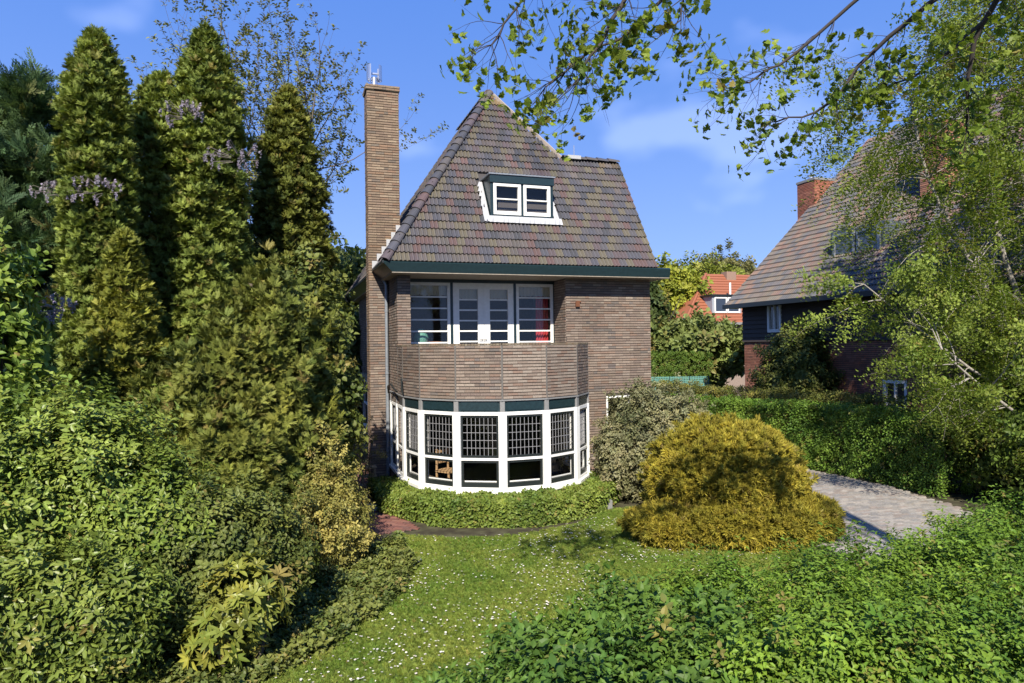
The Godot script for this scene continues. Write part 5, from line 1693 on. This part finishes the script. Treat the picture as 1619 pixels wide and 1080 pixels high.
func small_things() -> void:
	# wisteria racemes that have climbed into the conifers
	var bunch := m_tuft(22, 0.07, 0.03, 1.3)
	var lilac := leafmat(0.7, 0.4)
	var where := [
		["lilac wisteria hanging on the front of the tallest conifer", Vector3(-7.65, 6.6, -12.5), 0.32],
		["pale lilac wisteria spray in the dark feathery conifer", Vector3(-9.7, 7.0, -14.3), 0.25],
		["lilac wisteria clump above the bright shrub at the left", Vector3(-7.2, 4.3, -10.6), 0.26],
		["greyish wisteria trail between the third and fourth conifer", Vector3(-5.1, 7.2, -12.6), 0.34],
		["wisteria blossoms high between the second and third conifer", Vector3(-6.35, 8.2, -13.1), 0.3],
		["small lilac wisteria bunch low beside the thicket", Vector3(-6.3, 2.15, -10.0), 0.18]]
	for a in where:
		var o := thing("wisteria", a[0], "wisteria", a[1], 0.0, "wisteria blossoms in the conifers")
		var w := MB.new()
		var spots: Array = []
		for k in 22:
			var p: Vector3 = rdir() * a[2] * Vector3(1.6, 0.7, 0.7)
			w.tube([p * 0.4 + Vector3(0, 0.0, -0.25), p + Vector3(0, 0.04, -0.06), p], [0.008, 0.006, 0.004], 4)
			for j in 3:
				spots.append([p + Vector3(R(-0.02, 0.02), -0.05 * j, R(-0.02, 0.02)), Vector3.DOWN + rdir() * 0.5, R(0.45, 0.8) * (1.0 - 0.12 * j)])
		obj("stems", w, grained(lin(0.26, 0.22, 0.19), 0.9, M.fine, 3.0), o)
		copies("blossoms", bunch, lilac, spots, Color(0.28, 0.25, 0.33), Color(0.42, 0.38, 0.44), o)
	# concrete block at the right foot of the bay
	var b := MB.new()
	b.box(Vector3(-0.25, 0, -0.3), Vector3(0.25, 0.22, 0.3))
	b.box(Vector3(-0.2, 0.22, -0.25), Vector3(0.2, 0.26, 0.25))
	top("concrete_block", b, M.stone, "weathered concrete block between ivy hedge and variegated bush", "block", Vector3(1.80, 0, -15.0), TURN)
	# little wooden rack on the path
	var st := thing("wooden_rack", "small weathered wooden rack on the path by the chimney foot", "rack", Vector3(-3.62, 0, -17.0), TURN)
	var wood := grained(lin(0.38, 0.31, 0.20), 0.85, M.fine, 2.0)
	for x in [-0.16, 0.13]:
		for z in [-0.13, 0.13]:
			var lg := MB.new()
			lg.box(Vector3(x, 0, z - 0.02), Vector3(x + 0.04, 0.62, z + 0.02))
			obj("leg", lg, wood, st)
	for y in [0.16, 0.38, 0.60]:
		var sh := MB.new()
		sh.box(Vector3(-0.19, y, -0.17), Vector3(0.20, y + 0.035, 0.17))
		obj("shelf", sh, wood, st)
	# coil of garden hose
	var hz := MB.new()
	var pts: Array = []
	var rad: Array = []
	for i in 60:
		var a := TAU * i / 18.0
		var r := 0.24 + 0.03 * sin(i * 0.9)
		pts.append(Vector3(cos(a) * r, 0.05 + 0.012 * (i / 18.0) + 0.02 * sin(i * 0.5), sin(a) * r * 0.8))
		rad.append(0.011)
	hz.tube(pts, rad, 6)
	top("garden_hose", hz, mat(lin(0.45, 0.44, 0.43), 0.5), "pale garden hose coiled on the brick path", "hose", Vector3(-3.05, 0, -15.1))
	# netting in the distance
	var nt := thing("garden_netting", "strip of teal netting in front of the distant clipped hedge", "netting", Vector3(7.3, 0, -33.0))
	for i in 5:
		var p := MB.new()
		p.tube([Vector3(-1.6 + i * 0.95, 0, 0), Vector3(-1.6 + i * 0.95, 2.0, 0)], [0.025, 0.025], 6)
		obj("post", p, M.green, nt)
	var ng := MB.new()
	for i in 24:
		ng.box(Vector3(-1.6, 0.1 + i * 0.08, -0.01), Vector3(2.2, 0.13 + i * 0.08, 0.01))
	for i in 48:
		ng.box(Vector3(-1.6 + i * 0.08, 0.1, -0.008), Vector3(-1.575 + i * 0.08, 2.0, 0.008))
	obj("net", ng, mat(lin(0.10, 0.26, 0.24), 0.7), nt)
	# things seen through the windows
	var hp := Transform3D(Basis(Vector3.UP, TURN), Vector3(-2.71, 0, -16.28))
	var lampg := MB.new()
	var prof := [[0.0, 0.0], [0.08, 0.0], [0.09, 0.03], [0.04, 0.06], [0.05, 0.12], [0.17, 0.24], [0.2, 0.36], [0.17, 0.48], [0.08, 0.55], [0.06, 0.6]]
	lathe(lampg, prof, 16)
	var lp: Vector3 = hp * Vector3(0.75, 3.45, -1.15)
	top("glass_vase", lampg, mat(lin(0.10, 0.26, 0.20), 0.25), "round teal vase inside the upper left window", "vase", lp)
	var pot := MB.new()
	lathe(pot, [[0.0, 0.0], [0.11, 0.0], [0.16, 0.22], [0.175, 0.23], [0.175, 0.27], [0.15, 0.27], [0.13, 0.2]], 14)
	top("clay_pot", pot, mat(lin(0.38, 0.14, 0.06), 0.8), "terracotta pot inside the upper left window", "pot", hp * Vector3(1.12, 3.45, -1.1))
	var tb := MB.new()
	tb.box(Vector3(0.6, 3.42, -1.35), Vector3(1.5, 3.449, -0.95))
	for x in [0.64, 1.42]:
		for z in [-1.32, -1.02]:
			tb.box(Vector3(x, 2.71, z), Vector3(x + 0.04, 3.419, z + 0.04))
	top("window_table", tb, mat(lin(0.16, 0.09, 0.05), 0.6), "small dark table inside the upper left window", "table", Vector3(-2.71, 0, -16.28), TURN)
	# chair and table in the bay
	var ch := thing("wooden_chair", "pale wooden chair inside the left side of the bay", "chair", hp * Vector3(0.95, 0.3, 1.0), TURN + 0.6)
	var cw := mat(lin(0.42, 0.27, 0.14), 0.6)
	for x in [-0.2, 0.17]:
		for z in [-0.2, 0.17]:
			var lg := MB.new()
			lg.box(Vector3(x, 0, z), Vector3(x + 0.035, 0.95 if z < 0 else 0.44, z + 0.035))
			obj("leg", lg, cw, ch)
	var seat := MB.new()
	seat.box(Vector3(-0.22, 0.44, -0.22), Vector3(0.22, 0.48, 0.22))
	obj("seat", seat, cw, ch)
	for y in [0.62, 0.74, 0.86]:
		var rl := MB.new()
		rl.box(Vector3(-0.165, y, -0.195), Vector3(0.17, y + 0.06, -0.175))
		obj("back_rail", rl, cw, ch)
	var dt := thing("dining_table", "round dark table inside the bay window", "table", hp * Vector3(2.3, 0.28, 0.6), TURN)
	var tt := MB.new()
	lathe(tt, [[0.0, 0.72], [0.7, 0.72], [0.72, 0.74], [0.7, 0.76], [0.0, 0.76]], 24)
	obj("table_top", tt, mat(lin(0.10, 0.055, 0.03), 0.4), dt)
	var tp := MB.new()
	lathe(tp, [[0.3, 0.0], [0.28, 0.05], [0.08, 0.1], [0.06, 0.6], [0.2, 0.718]], 14)
	obj("pedestal", tp, mat(lin(0.10, 0.055, 0.03), 0.4), dt)

func lathe(b: MB, prof: Array, n: int) -> void:
	for i in n:
		var a := TAU * i / n
		var a2 := TAU * (i + 1) / n
		for j in prof.size() - 1:
			var r0: float = prof[j][0]
			var r1: float = prof[j + 1][0]
			var y0: float = prof[j][1]
			var y1: float = prof[j + 1][1]
			b.quad(Vector3(cos(a) * r0, y0, sin(a) * r0), Vector3(cos(a2) * r0, y0, sin(a2) * r0), Vector3(cos(a2) * r1, y1, sin(a2) * r1), Vector3(cos(a) * r1, y1, sin(a) * r1))
